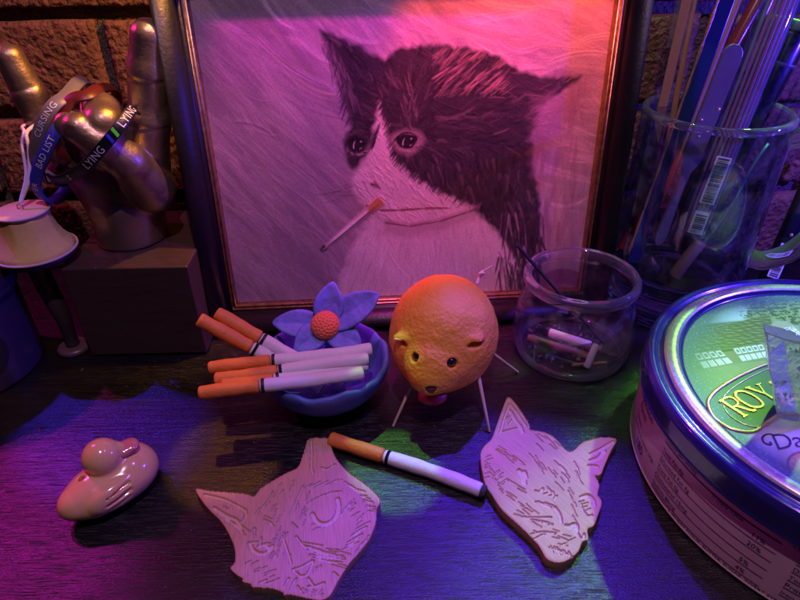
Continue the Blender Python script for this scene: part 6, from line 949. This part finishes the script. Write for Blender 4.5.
def petal_me(tip, wid, cup, curl, seed, name="petal"):
    """closed leaf-shaped slab from the flower centre to tip (relative to bowl)"""
    tip = np.array(tip, float); d = tip - FC; L = np.linalg.norm(d); d /= L; s = np.cross(Fn, d); s /= np.linalg.norm(s); n_ = np.cross(d, s)
    if n_ @ Fn < 0: n_ = -n_
    nu, nv = 28, 17; V = []
    for side in (1, -1):
        for i in range(nu):
            u = i / (nu - 1); wprof = wid * (max(math.sin(math.pi * min(u * .86 + .12, 1)) , 0) ** .75 * (1 - .15*u)) * (1 if u < .97 else .55)
            for j in range(nv):
                v = -1 + 2 * j / (nv - 1); edge = max(0, 1 - abs(v) ** 4) ** .5 * min(1, (1 - u) * 9 + .12)
                th = .0015 * edge
                P = FC + d * L * (.06 + .94*u) + s * v * wprof * .5 + n_ * (cup * v*v * wprof - .0010 * math.exp(-(v/.12)**2) * (1-u) + curl * u*u + side * th)
                P = P + n_ * (.0009 * noise3(np.array([P]), 300, seed)[0] + .0004 * noise3(np.array([P]), 800, seed + 7)[0]) + s * .0005 * noise3(np.array([P]), 260, seed+3)[0]; V.append(P)
    F = []; off = nu * nv
    for i in range(nu - 1):
        for j in range(nv - 1):
            a0 = i*nv + j; F += [(a0, a0+1, a0+nv+1, a0+nv), (off + a0 + nv, off + a0 + nv + 1, off + a0 + 1, off + a0)]
    rim = [(0*nv + j, 0*nv + j+1) for j in range(nv-1)] + [(i*nv + nv-1, (i+1)*nv + nv-1) for i in range(nu-1)] + [((nu-1)*nv + j+1, (nu-1)*nv + j) for j in range(nv-1)[::-1]] + [((i+1)*nv, i*nv) for i in range(nu-1)[::-1]]
    for p, q in rim: F.append((q, p, off + p, off + q))
    me = mk_mesh(name, V, F, True); bm = bmesh.new(); bm.from_mesh(me); bmesh.ops.remove_doubles(bm, verts=bm.verts, dist=.00002); bmesh.ops.recalc_face_normals(bm, faces=bm.faces); bm.to_mesh(me); bm.free(); 
    for p in me.polygons: p.use_smooth = True
    return me
for k, (tp, wd, cu, cl) in enumerate((((-.0398, .3085, .0635), .0195, .14, .001), ((-.0118, .3000, .0595), .0215, .12, .002), ((-.0775, .2990, .0410), .0190, .12, .000), ((-.0635, .2850, .0295), .0185, .08, .0), ((-.0235, .2850, .0330), .0195, .08, .0))):
    obj("petal", petal_me(np.array(tp) - BO, wd, cu, cl, 20 + k), M_blue2, bowl)
Mx = Fn
rsf = np.random.RandomState(2); pits = []
for k in range(46):
    ph = k * 2.39996; r_ = .0082 * math.sqrt((k + .5) / 46); pits.append((r_*math.cos(ph), r_*math.sin(ph)))
def fc_sdf(P):
    d = sd_ell(P, (0, 0, 0), (.0090, .0090, .0058))
    for (x, y) in pits: d = smax(d, -(np.linalg.norm(P - np.array((x, y, .0058 * math.sqrt(max(1 - (x*x+y*y)/.0081**2 * .8, .05)))), axis=-1) - .00062), .0002)
    return d
fme = nets_me("flower_centre", fc_sdf, (-.0105, -.0105, -.007), (.0105, .0105, .0075), .00033)
fo = obj("flower_centre", fme, mat("terracotta_clay", (.62, .20, .07), .65, var=(.50, .14, .05), vscale=160, bump=.3, bscale=500, bdist=.0005), bowl, tuple(FC + Fn * .0028)); fo.rotation_euler = Vector(Fn).to_track_quat('Z', 'Y').to_euler()
obj("flower_stalk", rod_me("flower_stalk", FC - Fn*.002, (.003, .0290, .016), .0055, .0060, 16), M_blue2, bowl)

# ------------------------------------------------------------------ clay cigarettes
M_filter = mat("orange_clay", (.78, .25, .035), .6, var=(.66, .19, .03), vscale=60, bump=.45, bscale=380, bdist=.0008)
M_paper = mat("white_clay", (.80, .76, .78), .6, var=(.72, .68, .70), vscale=70, bump=.4, bscale=330, bdist=.0008)
M_band = mat("black_ring", (.012, .012, .016), .6)
def cigarette(label, A, B, fb, r=.0042, seed=0, burnt=False, group=None, bend=.0008):
    A = np.array(A, float); B = np.array(B, float); mid = (A + B) / 2; L = np.linalg.norm(B - A); d = (B - A) / L
    o = thing("clay_cigarette", label, "cigarette", tuple(mid), group=group)
    rs_ = np.random.RandomState(seed); s = np.cross(d, (0, 0, 1)); s /= np.linalg.norm(s); ph = rs_.uniform(0, 6)
    cen = lambda t: A + d * L * t - mid + s * bend * math.sin(math.pi * t * 1.6 + ph) + np.array((0, 0, 1)) * bend * .3 * math.sin(t * 7 + ph)
    def seg(name, t0, t1, r0, r1, m, n=22, endr=True):
        ts = np.linspace(t0, t1, n); e = .0012 / L
        ts = np.sort(np.r_[ts, t0 + e*.25, t0 + e, t1 - e*.25, t1 - e])
        rr_ = np.array([ (r0 + (r1 - r0)*(t - t0)/(t1 - t0)) * (1 + .035*math.sin(t*23 + ph) + .02*math.sin(t*51 + 2*ph)) for t in ts])
        if endr: rr_ *= np.clip(np.minimum(ts - t0, t1 - ts) / e, 0, 1) ** .4 * .28 + .72
        return obj(name, tube_me(name, [cen(t) for t in ts], rr_, 18), m, o)
    seg("filter", 0, fb, r * 1.05, r * 1.02, M_filter)
    seg("paper", fb + .0003 / L, 1.0 if not burnt else .975, r, r * .98, M_paper)
    b0 = fb + rs_.uniform(.010, .022); seg("black_ring", b0, b0 + .0018 / L, r * 1.045, r * 1.045, M_band, 4, False)
    if burnt:
        e_ = seg("ash_tip", .970, 1.0, r * 1.03, r * .9, M_char, 6)
    else:
        seg("tobacco_end", .992, 1.0015, r * .60, r * .58, M_char, 4, False)
    return o
gl = "clay cigarettes resting in the blue bowl"
cl_ = ["clay cigarette lying rearmost of the four level ones across the bowl", "clay cigarette second from the back across the blue bowl", "clay cigarette with half hidden filter, third across the blue bowl", "clay cigarette frontmost across the blue bowl, filter nearest the camera",
       "clay cigarette poking up at the left, lower of the steep pair", "clay cigarette poking up at the left, upper of the steep pair"]
for k, (A, B, fb) in enumerate(CIGS): cigarette(cl_[k], A, B, fb, .0037 if k < 4 else .0040, 10 + k, False, gl)
cigarette("loose clay cigarette with burnt tip lying on the tabletop", LOOSE[0], LOOSE[1], LOOSE[2], .0039, 31, True, None, .0010)

# ------------------------------------------------------------------ orange clay animal on toothpick legs
MO = np.array((.0245, .2830, .0420)); AO = np.array((.0245, .2830, 0))
an = thing("clay_animal", "round orange clay animal standing on toothpick legs beside the bowl", "figurine", tuple(AO))
def sph(px_, py_, rad=.033): return None
eyes = [np.array((-.0150, -.0275, .0058)), np.array((.0025, -.0312, .0050))]; ears = [np.array((-.0245, -.0185, .0105)), np.array((.0155, -.0245, .0135))]
sn = np.array((-.0085, -.0280, -.0060)); mo = np.array((-.0070, -.0285, -.0205))
def an_sdf(P):
    d = sd_ell(P, (.001, .001, .001), (.0312, .0335, .0335)); d = smin(d, sd_cone(P, (-.005, -.010, -.006), sn, .0230, .0115), .012)
    d = smin(d, sd_ell(P, (-.006, -.0275, -.0015), (.0125, .006, .009)), .008)
    for e in eyes: d = smax(d, -(np.linalg.norm(P - e * 1.06, axis=-1) - .0030), .0012)
    for i, e in enumerate(ears):
        n_ = e / np.linalg.norm(e); d = smin(d, sd_ell(P, e * .955 + np.array((0, 0, .0012)), (.0055, .0038, .0028)), .0030); d = smax(d, -sd_ell(P, e * 1.03 + np.array((0, -.0014, -.0020)), (.0048, .0044, .0022)), .0010)
    d = smax(d, -(np.linalg.norm(P - (sn + np.array((0, -.0112, -.0020))), axis=-1) - .0030), .0012)
    d = smax(d, -sd_ell(P, mo + np.array((.0, -.0020, -.0005)), (.0080, .0065, .0035)), .0020)
    return d + .00060 * noise3(P, 240, 3) + .00042 * noise3(P, 600, 8, 9) + .00028 * noise3(P, 1300, 18, 10)
ame = nets_me("body", an_sdf, (-.037, -.050, -.038), (.037, .038, .038), .00075)
M_orange = mat("orange_fimo", (.88, .47, .035), .58, var=(.82, .29, .02), vscale=28, vmix=.5, bump=.85, bscale=520, bdist=.0009, sss=.05)
off = MO - AO
obj("body", ame, M_orange, an, tuple(off))
M_eye = mat("glossy_black", (.012, .012, .03), .12, coat=.6); M_nose = mat("brown_nose", (.12, .045, .03), .5); M_mouth = mat("red_mouth", (.50, .06, .05), .5, coat=.2, bump=.2, bscale=400)
def ball(name, r_, m, loc, parent, sc_=(1, 1, 1)): 
    me = lathe_me(name, [(max(r_*math.cos(t), 1e-5) * 1, r_*math.sin(t)) for t in np.linspace(-math.pi/2, math.pi/2, 13)], 20); o = obj(name, me, m, parent, loc); o.scale = sc_; return o
for e in eyes: ball("eye", .0029, M_eye, tuple(off + e * 1.0), an)
ball("nose", .0029, M_nose, tuple(off + sn + np.array((0, -.0098, -.0020))), an, (1, .6, .9))
for e in ears: ball("ear_tip", .0030, mat("yellow_clay", (.82, .55, .18), .6), tuple(off + e * .990 + np.array((0, -.0012, .0012))), an, (1.3, .45, .28))
ball("mouth", .0080, M_mouth, tuple(off + mo + np.array((.0, .0008, -.0022))), an, (1.05, .85, .52))
M_pick = mat("toothpick_wood", (.66, .50, .36), .65, var=(.56, .40, .28), vscale=120, stretch=(20, 20, 3))
for (fx, fy), top_ in (((-.0049, .2507), (.012, .272, .030)), ((.0500, .2455), (.043, .267, .032)), ((.0752, .2972), (.050, .291, .027)), ((.0080, .3200), (.018, .298, .026))):
    obj("toothpick_leg", rod_me("toothpick_leg", np.array((fx, fy, .0006)), np.array(top_), .0007, .0012, 10, off=AO), M_pick, an)
tl = catmull([(.0205, .0150, .0250), (.0220, .0165, .0290), (.0240, .0160, .0312), (.0232, .0150, .0325), (.0215, .0152, .0318), (.0232, .0158, .0330), (.0262, .0152, .0352), (.0285, .0150, .0372)], 6)
obj("curly_tail", tube_me("curly_tail", tl + off, np.linspace(.0011, .0004, len(tl)), 8), mat("pale_wire", (.70, .62, .62), .5), an)

# ------------------------------------------------------------------ carved wooden cat heads
def wood_plaque_mat(name, ang):
    m = mat(name, (1, 1, 1), .62, spec=.3, bump=.12, bscale=150, bdist=.0003, stretch=(1, 1, 1)); N = m.node_tree.nodes; L = m.node_tree.links
    at_ = N.new("ShaderNodeAttribute"); at_.attribute_name = "Col"; tc = N.new("ShaderNodeTexCoord"); mp = N.new("ShaderNodeMapping"); mp.vector_type = 'TEXTURE'; mp.inputs["Rotation"].default_value = (0, 0, R(ang)); mp.inputs["Scale"].default_value = (.5, .022, 1)
    L.new(tc.outputs["Object"], mp.inputs["Vector"]); nz = N.new("ShaderNodeTexNoise"); nz.inputs["Scale"].default_value = 55; nz.inputs["Detail"].default_value = 6; L.new(mp.outputs[0], nz.inputs["Vector"])
    mr = N.new("ShaderNodeMapRange"); mr.inputs["From Min"].default_value = .3; mr.inputs["From Max"].default_value = .7; mr.inputs["To Min"].default_value = .76; mr.inputs["To Max"].default_value = 1.10; L.new(nz.outputs["Fac"], mr.inputs["Value"])
    mx = N.new("ShaderNodeMix"); mx.data_type = 'RGBA'; mx.blend_type = 'MULTIPLY'; mx.inputs["Factor"].default_value = 1; L.new(at_.outputs["Color"], mx.inputs["A"]); L.new(mr.outputs[0], mx.inputs["B"]); L.new(mx.outputs["Result"], N["Principled BSDF"].inputs["Base Color"])
    for n in N:
        if n.type == 'BUMP': L.new(nz.outputs["Fac"], n.inputs["Height"])
    return m
def plaque(outline, cuts, T_, h, m, name, base, fresh):
    poly = [tuple(p[:2]) for p in resample(catmull([(x, y, 0) for x, y in outline], 4, True), 420, True)[0]]
    lo = np.min(poly, 0) - 2*h; hi = np.max(poly, 0) + 2*h; xs = np.arange(lo[0], hi[0], h); ys = np.arange(lo[1], hi[1], h); X, Y = np.meshgrid(xs, ys, indexing='ij')
    ins = in_poly(X, Y, poly); d, qx, qy = seg_dist(X, Y, poly, True); sd = np.where(ins, -d, d)
    Xn = np.where(sd > -h*.35, qx, X); Yn = np.where(sd > -h*.35, qy, Y)
    Z = np.full(X.shape, T_); P3_ = np.stack([X, Y, 0*X], -1); Z += .00010 * noise3(P3_, 500, 4)
    dep = np.zeros(X.shape)
    for w_, _, pts in cuts:
        p = np.array(pts); i0 = max(np.searchsorted(xs, p[:, 0].min() - .003), 0); i1 = np.searchsorted(xs, p[:, 0].max() + .003); j0 = max(np.searchsorted(ys, p[:, 1].min() - .003), 0); j1 = np.searchsorted(ys, p[:, 1].max() + .003)
        if i1 <= i0 or j1 <= j0: continue
        pp = [tuple(q[:2]) for q in (catmull([(a_, b_, 0) for a_, b_ in pts], 4) if len(pts) > 2 else np.array([(a_, b_, 0) for a_, b_ in pts]))]
        dd_, _, _ = seg_dist(X[i0:i1, j0:j1], Y[i0:i1, j0:j1], pp); hw = max(w_ * .00042, .00026)
        dep[i0:i1, j0:j1] = np.maximum(dep[i0:i1, j0:j1], np.clip((hw + .00022 - dd_) / .00034, 0, 1) * min(.0011, .0005 + w_ * .00035))
    Z -= dep; Z -= .0007 * np.exp(-d / .0005) * (sd <= 0)
    n1, n2 = X.shape; idx = np.arange(n1*n2).reshape(n1, n2); q = np.stack([idx[:-1, :-1], idx[1:, :-1], idx[1:, 1:], idx[:-1, 1:]], -1).reshape(-1, 4)
    keep = (sd.ravel()[q] < -h*.35).any(1); q = q[keep]; used, inv = np.unique(q, return_inverse=True); q = inv.reshape(-1, 4); N_ = len(used)
    V = np.stack([Xn, Yn, Z], -1).reshape(-1, 3)[used]; Vb = V.copy(); Vb[:, 2] = 0
    e = np.concatenate([q[:, [0, 1]], q[:, [1, 2]], q[:, [2, 3]], q[:, [3, 0]]]); key = np.sort(e, 1); _, first, cnt = np.unique(key[:, 0] * N_ + key[:, 1], return_index=True, return_counts=True); be = e[first[cnt == 1]]
    side = np.stack([be[:, 1], be[:, 0], be[:, 0] + N_, be[:, 1] + N_], -1)
    me = mk_mesh(name, np.vstack([V, Vb]), np.concatenate([q, q[:, ::-1] + N_, side]), False)
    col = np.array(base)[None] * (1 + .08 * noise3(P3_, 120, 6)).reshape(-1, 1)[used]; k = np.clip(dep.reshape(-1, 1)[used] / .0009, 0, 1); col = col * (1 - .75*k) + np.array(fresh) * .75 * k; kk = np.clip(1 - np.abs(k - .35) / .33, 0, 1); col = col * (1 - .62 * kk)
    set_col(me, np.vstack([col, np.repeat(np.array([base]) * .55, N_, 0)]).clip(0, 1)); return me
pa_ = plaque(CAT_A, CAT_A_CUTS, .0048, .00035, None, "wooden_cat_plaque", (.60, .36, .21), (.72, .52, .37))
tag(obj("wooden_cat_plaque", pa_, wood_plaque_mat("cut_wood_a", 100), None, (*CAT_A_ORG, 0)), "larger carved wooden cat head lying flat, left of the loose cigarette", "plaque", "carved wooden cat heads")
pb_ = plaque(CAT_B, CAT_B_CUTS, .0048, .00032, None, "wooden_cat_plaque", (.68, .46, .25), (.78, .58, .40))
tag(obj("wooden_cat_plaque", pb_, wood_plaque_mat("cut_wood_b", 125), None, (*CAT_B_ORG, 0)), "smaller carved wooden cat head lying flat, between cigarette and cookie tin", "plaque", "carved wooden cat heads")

# ------------------------------------------------------------------ ceramic duck
DO = np.array((-.1462, .2040, 0)); ax_a = math.atan2(.738, .675)
dk = thing("ceramic_duck", "glossy pink ceramic duck whistle on the left of the tabletop", "duck", tuple(DO))
ca, sa_ = math.cos(ax_a), math.sin(ax_a); f_ = np.array((ca, sa_, 0)); l_ = np.array((-sa_, ca, 0)); zz = np.array((0, 0, 1.))
D_ = lambda a, b, c_: f_ * a + l_ * b + zz * c_
hd_c = np.array((-.0010, .0025, .0315)); bd = np.array((.80, .55, -.02)); bd /= np.linalg.norm(bd)
def duck_sdf(P):
    d = sd_ell(P, D_(.000, 0, .0125), (.0275, .0175, .0132), ax_a); d = smin(d, sd_ell(P, D_(.013, .002, .015), (.0130, .0140, .0125), ax_a), .010)
    d = smin(d, sd_cone(P, D_(-.014, 0, .012), D_(-.0225, 0, .0130), .0100, .0062), .008)
    d = smin(d, sd_cone(P, D_(.004, .002, .014), hd_c, .0095, .0078), .004); d = smin(d, np.linalg.norm(P - hd_c, axis=-1) - .0108, .0015)
    d = smin(d, sd_cone(P, hd_c + bd * .005, hd_c + bd * .0095, .0062, .0045), .003)
    # wing with feather grooves on the near side
    wg = sd_ell(P, D_(-.002, -.0130, .0150), (.0150, .0045, .0075), ax_a); d = smin(d, wg, .003)
    for k in range(3): d = smax(d, -sd_cone(P, D_(-.0105 + .001*k, -.0178 + .0012*k, .0100 + .0040*k), D_(.003 + .001*k, -.0190 + .0016*k, .0120 + .0040*k), .0007, .0011), .0014)
    d = smax(d, -sd_cone(P, D_(-.0125, .0030, .030), D_(-.0125, .0030, .010), .0020, .0020), .0006)
    d = smax(d, -sd_cone(P, hd_c + bd * .009 + np.array((.005, -.006, -.003)), hd_c + bd * .018 + np.array((.002, -.0045, -.003)), .0003, .0005), .0006)
    return smax(d, -P[..., 2] + .0003, .002)
dme = nets_me("duck_body", duck_sdf, (-.036, -.036, -.001), (.036, .036, .046), .00062)
M_duck = mat("pink_ceramic", (.82, .54, .22), .16, coat=.7, var=(.78, .45, .18), vscale=35, vmix=.5, sss=.05, bump=.05, bscale=120, bdist=.0006)
dk.scale = (.85, .85, .85); obj("duck_body", dme, M_duck, dk)
bl = np.cross(zz, bd); bl /= np.linalg.norm(bl); bu = np.cross(bd, bl); Mb = np.stack([bd, bl, bu], 1)
bme = nets_me("beak", lambda P: smax(smin(sd_ell(P, hd_c + bd*.0115 - zz*.0006, (.0078, .0062, .0034), M=Mb), sd_ell(P, hd_c + bd*.0170 + zz*.0004, (.0036, .0052, .0019), M=Mb), .0025), -sd_cone(P, hd_c + bd*.0100 - bl*.0080 - zz*.0012, hd_c + bd*.0230 - bl*.0020 + zz*.0002, .0003, .0004), .0006), tuple(hd_c - .008), tuple(hd_c + .026), .0004)
obj("beak", bme, mat("rose_glaze", (.66, .24, .18), .16, coat=.7), dk)
